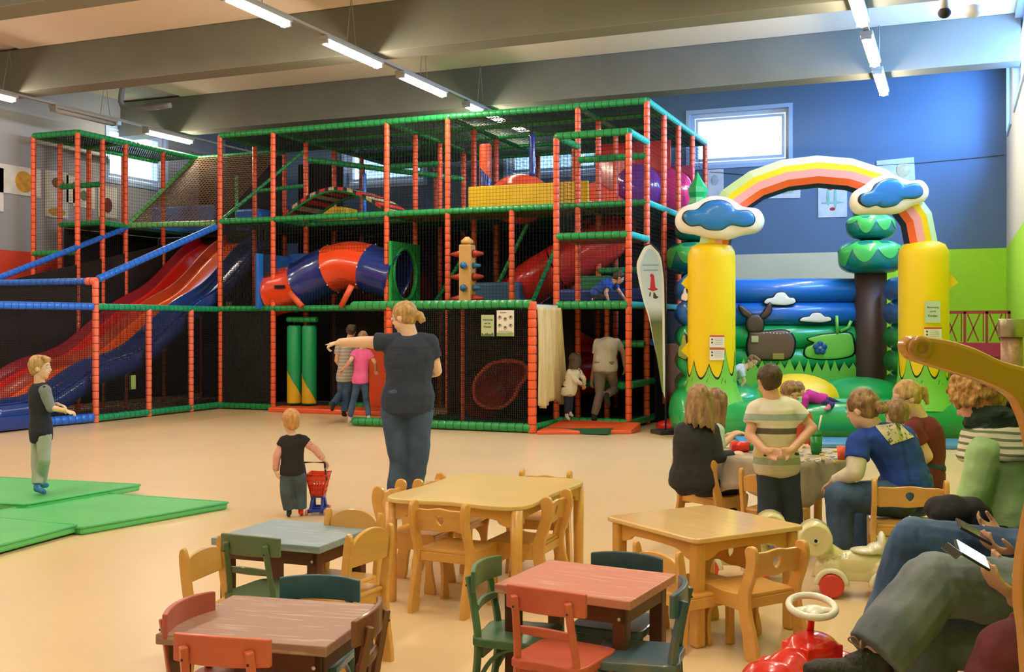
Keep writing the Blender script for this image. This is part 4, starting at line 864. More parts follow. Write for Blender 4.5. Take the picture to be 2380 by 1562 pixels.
def rr(w, d, r, n=5): return [(s1*(w/2-r)+r*math.cos(a), s2*(d/2-r)+r*math.sin(a)) for s1, s2, a0 in ((1, 1, 0), (-1, 1, PI/2), (-1, -1, PI), (1, -1, 3*PI/2)) for a in [a0+PI/2*i/n for i in range(n+1)]]
def wood_table(corners, z, top, label, wavy, round_legs):
    c, a, w, d = tbl_fit(*corners, z); t = thing('play_table', label, 'table', (c.x, c.y, 0), a)
    if wavy:
        o = []
        for i in range(96):
            q = 2*PI*i/96; x, y = math.cos(q), math.sin(q); k = (abs(x)**7+abs(y)**7)**(-1/7); k *= 1-.035*math.cos(4*q)-.035
            o.append((x*k*w/2*1.02, y*k*d/2*1.02))
    else: o = rr(w, d, .03)
    MB().plate([o], .024, M=Matrix.Translation((0, 0, z-.012)), bev=.006).make('tabletop', top, t)
    e = .05
    for s_ in (-1, 1):
        for ax in (0, 1):
            L_ = (w if ax == 0 else d)-2*e-.06; pr = sm2([(-L_/2, 0), (-L_/2, -.085), (-L_/2+.06, -.075), (-L_/2+.12, -.05), (L_/2-.12, -.05), (L_/2-.06, -.075), (L_/2, -.085), (L_/2, 0)], 3)
            pr = [(max(-L_/2, min(L_/2, x)), min(0, y)) for x, y in pr]
            M = TM((0, s_*(d/2-e), z-.024), (1, 0, 0), (0, 0, 1)) if ax == 0 else TM((s_*(w/2-e), 0, z-.024), (0, 1, 0), (0, 0, 1))
            MB().plate([pr], .02, M=M).make('apron', m_map, t)
        for q in (-1, 1):
            p = (s_*(w/2-e), q*(d/2-e))
            if round_legs: MB().lathe([(.026, 0), (.028, .01), (.030, z*.5), (.032, z-.024)], 16, M=Matrix.Translation((p[0], p[1], 0))).make('leg', m_map, t)
            else: MB().box((p[0], p[1], (z-.024)/2), (.058, .058, z-.024)).make('leg', m_map, t, bevel=.012)
    return t, c, a, w, d
T4, c4, a4, w4, d4 = wood_table(((915, 1152), (1060, 1098), (1357, 1112), (1215, 1188)), .55, m_yw, 'pale yellow wooden table with wavy rounded edge', True, True)
T5, c5, a5, w5, d5 = wood_table(((1420, 1200), (1632, 1172), (1893, 1222), (1600, 1252)), .50, m_mapd, 'rectangular maple table with glossy top behind the rose-red table', False, False)
def bistro(label, pos, face, col, H=.60, group=None):
    """painted child's chair; pos on the floor, face = direction the sitter looks to"""
    t = thing('bistro_chair', label, 'chair', (pos[0], pos[1], 0), face-PI/2)
    m = col; W_ = .115; sh = .558*H
    for s_ in (-1, 1):
        MB().tube(smooth_path([(s_*(W_+.01), -.19, 0), (s_*W_, -.155, .18), (s_*(W_-.004), -.145, sh), (s_*(W_-.012), -.165, .46), (s_*(W_-.016), -.185, H-.035)], 4), .0165, 4, smooth=False).make('leg', m, t, bevel=.004)
        MB().tube([(s_*(W_+.008), .10, 0), (s_*(W_-.002), .085, sh-.02)], [.013, .018], 4, smooth=False).make('leg', m, t, bevel=.003)
        MB().tube(smooth_path([(s_*(W_+.006), -.15, .17), (s_*(W_+.006), -.09, .27), (s_*(W_+.004), -.01, .315), (s_*(W_+.004), .05, .27), (s_*(W_+.006), .085, .17)], 4), .009, 6).make('arched_brace', m, t)
    MB().plate([sm2([(-.125, -.160), (0, -.165), (.125, -.160), (.14, -.02), (.14, .085), (.11, .115), (0, .12), (-.11, .115), (-.14, .085), (-.14, -.02)], 3)], .03, M=Matrix.Translation((0, 0, sh)), bev=.006).make('seat', m, t)
    MB().box((0, .085, sh-.035), (.22, .018, .05)).make('seat_rail', m, t); MB().box((0, -.135, sh-.035), (.22, .018, .05)).make('seat_rail', m, t)
    def rail_(hw, z0, z1, y0_, bow, th, nm):
        mb = MB(); N = 12; vs = []
        for i in range(N+1):
            u = -1+2*i/N; x = u*hw; y = y0_-bow*(1-u*u)
            for (dy, z) in ((0, z0), (th, z0), (th, z1-.008*u*u), (0, z1-.008*u*u)): vs.append((x, y+dy, z))
        fs = [(i*4+j, (i+1)*4+j, (i+1)*4+(j+1) % 4, i*4+(j+1) % 4) for i in range(N) for j in range(4)]+[(0, 1, 2, 3), (N*4+3, N*4+2, N*4+1, N*4)]
        mb.add(vs, fs, 0, False); return mb.make(nm, m, t, bevel=.004)
    rail_(.148, H-.085, H, -.158, .030, .018, 'top_rail'); rail_(W_-.01, .435, .465, -.158, .012, .016, 'cross_rail')
    for s_ in (-1, 1):
        for z in (H-.05, H-.025): MB().ball((s_*(W_-.015), -.193, z-.02), (.0045, .005, .0045), 6, 5).make('screw', mat('screw_dark', (.05, .03, .02), .5), t)
    return t
def curved_chair(label, pos, face, H=.57, m=None, W_=.15, hole=True):
    """maple child's chair with wavy side panels and a hole in the backrest"""
    m = m or m_map; t = thing('wooden_chair', label, 'chair', (pos[0], pos[1], 0), face-PI/2)
    q = H/.57; sh = .31*q
    rear = sm2([(-.215, 0), (-.145, 0), (-.125, .12), (-.105, .22), (-.095, .31), (-.125, .40), (-.148, .48), (-.140, .545), (-.165, .57), (-.200, .56), (-.212, .50), (-.195, .42), (-.165, .33), (-.165, .25), (-.198, .13)], 4)
    front = sm2([(.10, 0), (.165, 0), (.16, .06), (.145, .15), (.15, .24), (.16, .31), (.12, .325), (.0, .315), (-.14, .315), (-.14, .25), (-.06, .235), (.04, .235), (.095, .19), (.105, .10)], 4)
    for s_ in (-1, 1):
        M = TM((s_*W_, 0, 0), (0, 1, 0), (0, 0, 1))
        MB().plate([[(x, z*q) for x, z in rear]], .026, M=M, bev=.006).make('back_leg', m, t)
        MB().plate([[(x, z*q) for x, z in front]], .022, M=TM((s_*(W_-.004), 0, 0), (0, 1, 0), (0, 0, 1)), bev=.005).make('front_leg', m, t)
    w = W_*2-.02; bo = sm2([(-w/2, -.055), (-w*.25, -.058), (0, -.062), (w*.25, -.05), (w/2, -.055), (w/2, .045), (w*.2, .055), (0, .062), (-w*.25, .052), (-w/2, .045)], 3)
    outs = [[(max(-w/2, min(w/2, a)), b) for a, b in bo]]
    if hole: outs.append(sm2([(-.022, 0), (-.018, .022), (.004, .028), (.022, .016), (.018, -.012), (0, -.026)], 3))
    MB().plate(outs, .016, M=TM((0, -.165, .475*q), (1, 0, 0), (0, -.18, 1)), bev=.004).make('backrest', m, t)
    MB().box((0, .015, sh), (W_*2-.01, .30, .020)).make('seat', m, t, bevel=.006)
    MB().box((0, -.13, sh-.03), (W_*2-.03, .018, .045)).make('seat_rail', m, t, bevel=.003)
    MB().box((0, .12, sh-.03), (W_*2-.03, .018, .045)).make('seat_rail', m, t, bevel=.003)
    return t
def arch_chair(label, pos, face, H=.60, arch=True, m=None):
    m = m or m_map; t = thing('wooden_chair', label, 'chair', (pos[0], pos[1], 0), face-PI/2); W_ = .145; sh = .525*H
    for s_ in (-1, 1):
        MB().plate([sm2([(-.19, 0), (-.145, 0), (-.13, H*.25), (-.125, H*.52), (-.142, H*.75), (-.155, H*.93), (-.172, H), (-.192, H*.95), (-.182, H*.75), (-.165, H*.50), (-.175, H*.25)], 3)], .026, M=TM((s_*W_, 0, 0), (0, 1, 0), (0, 0, 1)), bev=.005).make('leg', m, t)
        MB().box((s_*W_, .135, sh/2), (.03, .035, sh)).make('leg', m, t, bevel=.005)
        MB().box((s_*W_, 0, sh-.03), (.022, .26, .05)).make('side_rail', m, t, bevel=.004)
    w = W_*2-.03; top = .07 if arch else .035
    o = [(-w/2, -.06), (w/2, -.06), (w/2, .02)]+[(w/2*math.cos(PI*i/14), .02+top*math.sin(PI*i/14)) for i in range(1, 14)]+[(-w/2, .02)]
    MB().plate([o], .018, M=TM((0, -.172, H-.085), (1, 0, 0), (0, -.12, 1)), bev=.004).make('backrest', m, t)
    MB().box((0, .01, sh), (W_*2+.02, .31, .02)).make('seat', m, t, bevel=.008)
    MB().box((0, .13, sh-.03), (W_*2-.03, .018, .045)).make('seat_rail', m, t); MB().box((0, -.13, sh-.03), (W_*2-.03, .018, .045)).make('seat_rail', m, t)
    return t
def cpos(px, py, H, face, back=.17):
    """floor position from the pixel of the middle of the backrest's top edge"""
    p = at(px, py, z=H); return (p.x+math.cos(face)*back, p.y+math.sin(face)*back)
m_co = mat('chair_orange_red', (.64, .13, .075), .42, coat=.1, noise=.12, nscale=6, bump=.05); m_cr = mat('chair_brick_red', (.45, .10, .075), .42, coat=.1, noise=.15, nscale=6, bump=.05)
m_cb = mat('chair_steel_blue', (.035, .115, .17), .38, coat=.2, noise=.25, nscale=6, bump=.05); m_cg = mat('chair_sage_green', (.10, .16, .085), .42, coat=.1, noise=.15, nscale=6, bump=.05)
m_cn = mat('chair_brown', (.19, .07, .035), .4, coat=.15, noise=.15, nscale=6, bump=.05); m_cG = mat('chair_bottle_green', (.07, .16, .085), .38, coat=.15, noise=.2, nscale=6, bump=.05)
m_cw = mat('chair_worn_blue', (.05, .11, .16), .38, coat=.2, col2=(.17, .15, .09), nscale=5, fac2=(.5, .7)); m_cO = mat('chair_coral', (.60, .12, .07), .42, coat=.1, noise=.1, nscale=6, bump=.05)
V1, V2, V3, V4, V5 = a1+PI/2, a2+PI/2, a3+PI/2, a4+PI/2, a5+PI/2
D = math.radians
bistro('orange-red chair at the bottom edge, back turned to the viewer', cpos(508, 1476, .60, V1), V1, m_co)
bistro('brick-red chair at the left end of the mauve-brown table', cpos(428, 1386, .60, a1), a1, m_cr, H=.59)
bistro('brown chair at the right end of the mauve-brown table', cpos(868, 1412, .60, a1+PI+D(6)), a1+PI+D(6), m_cn, H=.605)
bistro('steel-blue chair between the mauve-brown and grey-blue tables', cpos(748, 1337, .57, V1+PI+D(4)), V1+PI+D(4), m_cb, H=.57)
bistro('sage green chair at the near side of the grey-blue table', cpos(575, 1243, .60, V2-D(4)), V2-D(4), m_cg)
bistro('coral red chair at the near side of the rose-red table', cpos(1262, 1366, .60, V3-D(2)), V3-D(2), m_cO)
bistro('bottle green chair at the left side of the rose-red table', cpos(1120, 1298, .60, a3+D(10)), a3+D(10), m_cG, H=.592)
bistro('dark teal chair behind the rose-red table', cpos(1460, 1284, .555, V3+PI+D(4)), V3+PI+D(4), H=.555, col=mat('chair_dark_teal', (.03, .085, .115), .38, coat=.15, noise=.2, nscale=6, bump=.05))
bistro('chipped blue chair at the right side of the rose-red table', cpos(1586, 1345, .60, a3+PI+D(14)), a3+PI+D(14), m_cw, H=.585)
# wooden chairs
curved_chair('wavy wooden chair nearest the viewer at the pale yellow table', cpos(1022, 1166, .57, V4-D(4)), V4-D(4))
curved_chair('wavy wooden chair at the left end of the pale yellow table', cpos(908, 1122, .57, a4+D(4)), a4+D(4))
curved_chair('wavy wooden chair at the right end of the pale yellow table', cpos(1292, 1145, .57, a4+PI), a4+PI)
curved_chair('wavy wooden chair at the far side of the yellow table, right one', cpos(1268, 1092, .57, V4+PI+D(6)), V4+PI+D(6))
curved_chair('wavy wooden chair peeping over the far left corner of the yellow table', cpos(1000, 1106, .54, a4), a4, H=.54)
curved_chair('wavy wooden chair at the right end of the maple table', cpos(1805, 1262, .50, a5+PI), a5+PI, H=.50)
arch_chair('low wooden chair between the maple and rose-red tables', cpos(1530, 1268, .46, V5+D(3)), V5+D(3), H=.46, arch=False)
curved_chair('wavy wooden chair pushed under the maple table from behind', cpos(1700, 1246, .44, V5+PI), V5+PI, H=.44)
arch_chair('arched wooden chair behind the grey-blue table', cpos(822, 1186, .60, V2+PI-D(6)), V2+PI-D(6))
arch_chair('arched wooden chair at the right end of the grey-blue table', cpos(858, 1228, .60, a2+PI-D(8)), a2+PI-D(8))
arch_chair('plain wooden chair at the left end of the grey-blue table', cpos(474, 1258, .56, a2+D(6)), a2+D(6), H=.56, arch=False)
curved_chair('wavy wooden chair under the girl in the black jumper', cpos(1615, 1067, .56, math.radians(58)), math.radians(58), W_=.17)
curved_chair('wavy wooden chair under the woman in the blue shirt', cpos(2115, 1114, .60, math.radians(100)), math.radians(100), H=.60, W_=.19)
arch_chair('wooden chair half hidden behind the boy in the striped shirt', cpos(1772, 1092, .56, math.radians(70)), math.radians(70), H=.56, arch=False)
# ---------------------------------------------------------------- craft table with its cloth and pots
CT = at(1812, 1050, z=.60); ct = thing('craft_table', 'craft table hidden under a silvery grey cloth', 'table', (CT.x, CT.y, 0))
MB().cyl((0, 0, .56), (0, 0, .585), .42, n=32).make('tabletop', m_map, ct)
for a in range(4): MB().cyl((.27*math.cos(a*PI/2+.5), .27*math.sin(a*PI/2+.5), 0), (.27*math.cos(a*PI/2+.5), .27*math.sin(a*PI/2+.5), .56), .028, n=12).make('leg', m_map, ct)
N = 72; K = 12; vs = []
for i in range(K+1):
    for j in range(N):
        a = 2*PI*j/N; drop = .20+.10*abs(math.sin(2*a+.9))**2
        if i <= 6: r = .435*i/6; z = .592
        else:
            t = (i-6)/(K-6); r = .435+.03*t+.022*t*math.sin(a*11+1)+.012*t*math.sin(a*23); z = .592-drop*t
        vs.append((CT.x+max(r, .001)*math.cos(a), CT.y+max(r, .001)*math.sin(a), z))
o = MB().add(vs, [(i*N+j, i*N+(j+1) % N, (i+1)*N+(j+1) % N, (i+1)*N+j) for i in range(K) for j in range(N)], 0, True).make('tablecloth', mat('cloth_silver_grey', (.42, .36, .27), .45, noise=.15, nscale=9, bump=.3, bscale=9))
o.modifiers.new('t', 'SOLIDIFY').thickness = .004
tag(o, 'silvery grey cloth hanging over the craft table', 'tablecloth')
zt = .594
m_cg2 = mat('beaker_green', (.005, .22, .05), .35)
p = at(1897, 1055, z=zt); gb = thing('beaker', 'dark green beaker with a brush standing in it', 'beaker', p)
MB().lathe([(.034, 0), (.042, .12), (.038, .12), (.031, .006)], 20).make('cup', m_cg2, gb)
MB().lathe([(.040, .118), (.036, .14), (.018, .155), (.012, .17)], 20).make('lid', m_cg2, gb)
MB().cyl((.01, 0, .14), (.035, 0, .26), .006, n=8).make('brush', mat('brush_white', (.8, .78, .7), .5), gb)
p = at(1957, 1068, z=zt); MB().lathe([(.026, 0), (.033, .085), (.029, .085), (.024, .006)], 18).make('orange_beaker', m_or); tag(bpy.data.objects['orange_beaker'], 'small orange beaker at the blue-shirted womans elbow', 'beaker').location = p
p = at(1722, 1050, z=zt); t = thing('toy_bottle', 'red bottle lying on the craft table with a green cap', 'bottle', (p.x, p.y, zt+.035), 0.4)
MB().cyl((-.07, 0, 0), (.05, 0, 0), .036, n=18).make('bottle_body', mat('toy_red', (.7, .02, .015)), t); MB().cyl((.05, 0, 0), (.08, 0, 0), .030, n=18).make('cap', m_cg2, t)
rn = random.Random(2); cols = [mat('scrap_yellow', (.8, .6, .1), .5), mat('scrap_white', (.8, .78, .7), .6), mat('scrap_silver', (.5, .5, .48), .3)]
for i in range(26):
    q = at(1870+rn.random()*85-10, 1050+rn.random()*26, z=zt); c = i % 3
    tag(MB().box((0, 0, .006), (.02+.02*rn.random(), .014+.012*rn.random(), .01), rz=rn.random()*3).make('craft_scrap', cols[c]), ['small yellow craft scrap on the grey cloth', 'small white craft scrap on the grey cloth', 'small silver craft scrap on the grey cloth'][c], 'craft scrap', ['yellow', 'white', 'silver'][c]+' craft scraps on the cloth').location = (q.x, q.y, zt+.0)
# ---------------------------------------------------------------- mats on the floor at the left
m_mt = mat('mat_green', (.11, .56, .17), .42, coat=.1, noise=.06, nscale=2, bump=.25, bscale=3); m_me = mat('mat_edge_green', (.10, .55, .20), .4)
def fmat(c, z, label, m=m_mt):
    P_ = [at(a, b, z=z+.055) for a, b in c]; cx = sum(P_, Vector())/4
    mb = MB(); vs = [(p.x-cx.x, p.y-cx.y, h) for h in (0, .055) for p in P_]; mb.add(vs, [(3, 2, 1, 0), (4, 5, 6, 7), (0, 1, 5, 4), (1, 2, 6, 5), (2, 3, 7, 6), (3, 0, 4, 7)])
    t = mb.make('gym_mat', m, bevel=.015); t.location = (cx.x, cx.y, z); tag(t, label, 'mat', 'green gym mats on the floor')
    for i in range(4):
        a, b = Vector(vs[4+i]), Vector(vs[4+(i+1) % 4]); MB().tube([a+Vector((0, 0, -.004)), b+Vector((0, 0, -.004))], .010, 6).make('edge_piping', m_me, t)
    return t
fmat(((-260, 1155), (-20, 1108), (326, 1126), (60, 1172)), 0.03, 'green gym mat the boy in socks stands on')
fmat(((-60, 1196), (240, 1146), (530, 1167), (190, 1226)), 0, 'green gym mat reaching farthest right over the floor')
fmat(((-330, 1232), (-100, 1192), (178, 1220), (-60, 1282)), 0.012, 'green gym mat cut by the left edge of the picture')
# ---------------------------------------------------------------- toy shopping trolley
p = at(740, 1192, z=0); TR = thing('toy_trolley', 'toy shopping trolley with red basket and blue base pushed by the toddler', 'toy trolley', (p.x, p.y, 0), TH)
m_tr = mat('toy_basket_red', (.82, .06, .02), .35); m_tbl = mat('toy_base_blue', (.01, .04, .35), .35, coat=.2)
def ring(w, d, z): return [(-w/2, -d/2, z), (w/2, -d/2, z), (w/2, d/2, z), (-w/2, d/2, z)]
zb, z1_ = .145, .305; wb, wt = .09, .155; mb = MB()
for k_ in range(5):
    f = k_/4; w = wb+(wt-wb)*f; z = zb+(z1_-zb)*f
    mb.tube(ring(w, w*1.5, z), .006 if k_ < 4 else .009, 6, closed=True)
for i in range(7):
    f = -1+2*i/6
    for s_ in (-1, 1):
        mb.tube([(f*wb/2, s_*wb*.75, zb), (f*wt/2, s_*wt*.75, z1_)], .0045, 5); mb.tube([(s_*wb/2, f*wb*.75, zb), (s_*wt/2, f*wt*.75, z1_)], .0045, 5)
mb.box((0, 0, zb), (wb, wb*1.5, .008)); 
for s_ in (-1, 1): mb.box((0, s_*(wb*.75+.004), zb+.04), (.11, .006, .05)); mb.box((0, s_*(wt*.75-.006), z1_-.02), (.15, .008, .035))
mb.make('basket', m_tr, TR)
mb = MB()
for s_ in (-1, 1):
    mb.bar((s_*.045, -.10, .02), (s_*.035, -.02, .145), .02, .03); mb.bar((s_*.045, .10, .02), (s_*.035, .02, .145), .02, .03); mb.bar((s_*.055, -.12, .03), (s_*.055, .12, .03), .018, .03)
for y in (-.11, 0, .11): mb.bar((-.055, y, .035), (.055, y, .035), .025, .02)
mb.box((0, 0, .135), (.10, .12, .02)); mb.make('base', m_tbl, TR, bevel=.003)
for s_ in (-1, 1):
    for y in (-.11, .11): MB().cyl((s_*.062, y, .022), (s_*.078, y, .022), .022, n=14).make('wheel', mat('wheel_pink', (.75, .25, .2), .4), TR)
MB().tube([(-.078, -.08, .27), (-.078, -.18, .415), (.078, -.18, .415), (.078, -.08, .27)], .0085, 8).make('handle', mat('handle_navy', (.01, .012, .05), .4), TR)
# ---------------------------------------------------------------- ride-on toys
m_cm = mat('toy_cream', (.76, .70, .40), .28, coat=.4); m_cmw = mat('toy_cream_white', (.82, .80, .66), .28, coat=.4); m_whl = mat('toy_wheel_red', (.70, .05, .04), .35, coat=.2)
TMPS = bpy.data.scenes.new('workbench')
def bake(mb, name, m, parent, voxel, smooth=4, disp=0, dscale=8, seed=0, dir_=None):
    """fuse overlapping solids into one continuous surface"""
    o = mb.make(name, m, parent)
    COL.objects.unlink(o); TMPS.collection.objects.link(o); o.parent = None
    r = o.modifiers.new('r', 'REMESH'); r.mode = 'VOXEL'; r.voxel_size = voxel; r.use_smooth_shade = True
    s_ = o.modifiers.new('s', 'SMOOTH'); s_.factor = .5; s_.iterations = smooth
    TMPS.view_layers[0].update(); dg = TMPS.view_layers[0].depsgraph; me = bpy.data.meshes.new_from_object(o.evaluated_get(dg)); o.modifiers.clear()
    TMPS.collection.objects.unlink(o); COL.objects.link(o); o.parent = parent
    old = o.data; o.data = me; bpy.data.meshes.remove(old); me.materials.clear()
    me.materials.append(m[0] if isinstance(m, list) else m)
    if disp:
        from mathutils import noise as nz
        k_ = len(me.vertices); co = np.empty(k_*3, 'f'); me.vertices.foreach_get('co', co); co = co.reshape(-1, 3)
        no = np.array([tuple(n_.vector) for n_ in me.vertex_normals], 'f')
        am = np.array([(lambda q: nz.noise(q)+.5*nz.noise(q*2.1))(Vector((c[0]*dscale, c[1]*dscale, c[2]*dscale*(dir_ or 1)+seed))) for c in co.tolist()], 'f')
        me.vertices.foreach_set('co', (co+no*(disp*am)[:, None]).ravel()); me.update()
    me.polygons.foreach_set('use_smooth', [True]*len(me.polygons))
    return o
def rideon(label, loc, rz, sc=1.0, head=True):
    t = thing('ride_on_toy', label, 'ride-on toy', loc, rz); S_ = lambda *a: tuple(q*sc for q in a)
    mb = MB(); mb.ball(S_(0, 0, .19), S_(.20, .075, .085), 20, 14); mb.ball(S_(.14, 0, .15), S_(.10, .085, .10), 18, 12); mb.ball(S_(-.15, 0, .15), S_(.10, .085, .10), 18, 12); mb.box(S_(0, 0, .15), S_(.26, .13, .10))
    mb.tube([S_(-.10, 0, .22), S_(-.19, 0, .27)], [.055*sc, .06*sc], 14); bake(mb, 'body', m_cm, t, .006*sc, 4)
    mb = MB(); mb.ball(S_(.06, 0, .275), S_(.10, .075, .022), 18, 10); mb.ball(S_(.145, 0, .325), S_(.025, .07, .07), 16, 10); mb.ball(S_(.11, 0, .29), S_(.05, .072, .035), 16, 10); bake(mb, 'saddle', m_cmw, t, .006*sc, 4)
    if head:
        MB().tube([S_(-.24, -.10, .34), S_(-.24, -.085, .34), S_(-.24, .085, .34), S_(-.24, .10, .34)], [.085*sc, .10*sc, .10*sc, .085*sc], 24).make('head', m_cm, t)
        MB().tube([S_(-.24, -.105, .34), S_(-.24, -.108, .34)], .022*sc, 14).make('eye', m_cmw, t); MB().ball(S_(-.24, -.11, .34), S_(.010, .004, .010), 10, 6).make('pupil', m_dark, t)
        MB().tube([S_(-.24, .105, .34), S_(-.24, .108, .34)], .022*sc, 14).make('eye', m_cmw, t)
    for x in (-.15, .16):
        for s_ in (-1, 1):
            MB().tube([S_(x, s_*.075, .075), S_(x, s_*.085, .075), S_(x, s_*.115, .075), S_(x, s_*.122, .075)], [.05*sc, .072*sc, .072*sc, .06*sc], 20).make('wheel', m_whl, t)
            mb = MB(); mb.tube([S_(x+.085*math.cos(a), s_*.10, .08+.085*math.sin(a)) for a in [PI*i/10 for i in range(11)]], .018*sc, 8); mb.make('mudguard', m_cmw, t)
    for i in range(4): MB().ball(S_(-.17+i*.035, -.062, .225+i*.012), S_(.006, .006, .006), 8, 6).make('stud', m_cmw, t)
    return t
p = at(1990, 1385, z=0); rideon('cream ride-on toy with round head and red wheels by the seated legs', (p.x, p.y, 0), TH-D(12), .90)
p = at(1690, 1360, z=0); rideon('cream ride-on toy seen beneath the maple table', (p.x, p.y+.15, 0), TH+D(170), .9)
# red ride-on car with white steering wheel
p = LD(1.13, 4.05); RC_ = thing('ride_on_car', 'red ride-on car with white steering wheel at the bottom edge', 'ride-on toy', (p.x, p.y, 0), TH+D(205))
m_rc = mat('car_red', (.80, .02, .01), .25, coat=.5); px1 = lambda px, py, dd=0: None
mb = MB(); mb.ball((.04, 0, .16), (.17, .11, .10), 20, 14); mb.ball((.02, 0, .24), (.085, .08, .06), 18, 12); mb.box((.0, 0, .215), (.17, .15, .10)); mb.ball((0, 0, .25), (.10, .095, .055), 18, 10); mb.box((-.13, 0, .13), (.12, .20, .12)); mb.ball((-.16, -.02, .12), (.09, .12, .085), 18, 12); mb.ball((.2, 0, .14), (.1, .12, .08), 16, 10)
for x in (-.13, .12):
    for s_ in (-1, 1): mb.ball((x, s_*.11, .11), (.085, .05, .09), 18, 12)
bake(mb, 'body', m_rc, RC_, .005, 16)
for x in (-.15, .15):
    for s_ in (-1, 1): MB().tube([(x, s_*.12, .07), (x, s_*.13, .07), (x, s_*.165, .07), (x, s_*.172, .07)], [.05, .07, .07, .055], 20).make('wheel', m_rc, RC_)
sw = thing('steering', None, None); sw.parent = RC_; sw.location = (-.0, 0, .40); sw.rotation_euler = (D(14), 0, D(-205)); sw.name = 'steering_wheel'
MB().tube([(.085*math.cos(2*PI*i/40), .085*math.sin(2*PI*i/40), 0) for i in range(40)], .0135, 10, closed=True).make('rim', mat('wheel_white', (.85, .82, .70), .3, coat=.3), sw)
mb = MB(); mb.ball((0, -.02, -.004), (.045, .035, .014), 18, 8)
for a in (D(200), D(340), D(265)): mb.tube([(0, -.015, -.004), (.08*math.cos(a), .08*math.sin(a), 0)], [.026, .014], 10, flat=.45)
mb.make('hub', MATS['wheel_white'], sw); MB().cyl((0, 0, 0), (.0, 0, -.11), .014, n=12).make('column', m_rc, sw)
# ---------------------------------------------------------------- curved wooden frame close to the viewer
dW = 1.45; q = lambda px, py: ((px-2250)*dW/2500, CAMH+(755-py)*dW/2500)
WF = thing('curved_woodwork', 'varnished wooden frame with thick curved arm and round screw cap, close at right', 'wooden frame', LD((2250-1190)/2500*dW, dW), TH)
arm = [(2092, 805), (2100, 788), (2122, 781), (2190, 789), (2255, 808), (2320, 838), (2385, 856), (2450, 880), (2500, 950), (2530, 1100), (2520, 1300), (2510, 1480), (2530, 1700), (2560, 1900), (2560, 3250), (2430, 3250), (2420, 2300), (2395, 1800), (2377, 1562), (2370, 1470), (2362, 1410), (2361, 1350), (2367, 1285), (2380, 1215), (2392, 1140), (2392, 1070), (2378, 1000), (2362, 955), (2338, 918), (2270, 885), (2195, 862), (2140, 845), (2108, 832)]
MB().plate([sm2([q(a, b) for a, b in arm], 5)], .032, M=TM((0, 0, 0), (1, 0, 0), (0, 0, 1)), bev=.006).make('curved_arm', mat('wood_honey', (.50, .235, .035), .38, coat=.3, noise=.06, nscale=4), WF)
x, z = q(2127, 809); MB().lathe([(.012, 0), (.0165, .002), (.0165, .006), (.012, .010), (.0075, .0105), (.007, .008), (.001, .008)], 24, M=TM((x, -.016, z), (1, 0, 0), (0, 0, 1))).make('screw_cap', mat('wood_honey_dark', (.42, .19, .035), .4, coat=.2), WF)
o = bpy.data.objects['screw_cap']
# ---------------------------------------------------------------- people
m_skin = mat('skin', (.72, .40, .27), .5, noise=.05, nscale=20); m_skinp = mat('skin_pale', (.80, .52, .38), .5, noise=.05, nscale=20)
m_eyew = mat('eye_white', (.8, .78, .75), .3); m_iris = mat('eye_iris', (.05, .07, .10), .2); m_lip = mat('lips', (.50, .13, .11), .5)
def hairm(name, c, c2): return mat(name, c, .5, col2=c2, nscale=14, stretch=(3, 3, .6), fac2=(.35, .65), bump=.6, bscale=30)
h_blond = hairm('hair_light_blond', (.62, .40, .16), (.36, .20, .07)); h_dblond = hairm('hair_dark_blond', (.36, .21, .09), (.16, .08, .035)); h_brown = hairm('hair_brown', (.09, .045, .022), (.04, .02, .012))
h_curl = hairm('hair_golden', (.62, .36, .10), (.32, .15, .04)); h_red = hairm('hair_strawberry', (.68, .36, .14), (.48, .22, .08)); h_lb = hairm('hair_long_blond', (.42, .26, .12), (.20, .11, .05))
m_jean = mat('denim_blue', (.030, .070, .165), .85, col2=(.075, .14, .27), nscale=5, fac2=(.45, .7), bump=.25, bscale=25); m_jeand = mat('denim_dark', (.028, .045, .072), .85, noise=.3, nscale=6, bump=.25, bscale=25)
m_jeang = mat('denim_grey', (.10, .122, .145), .85, col2=(.235, .27, .30), nscale=4, fac2=(.40, .72), bump=.3, bscale=22)
def cloth(name, c, **k): return mat(name, c, .9, noise=k.get('noise', .12), nscale=6, bump=.25, bscale=20)
def V(l, d, z): return (RT*l+FW*d+Vector((0, 0, z)))
def ell(mb, c, ax, r, nu=16, nv=10):
    R = Matrix((ax[0], ax[1], ax[2])).transposed(); mb.ball(c, r, nu, nv, 0, R)
def basis(side, up):
    side = side.normalized(); up = (up-side*up.dot(side)).normalized(); return side, up.cross(side).normalized(), up
def limb(mb, a, b, ra, rb, capa=True, capb=True, n=14):
    mb.tube([a, b], [ra, rb], n, cap=True)
    if capa: mb.ball(a, ra, 12, 8)
    if capb: mb.ball(b, rb, 12, 8)
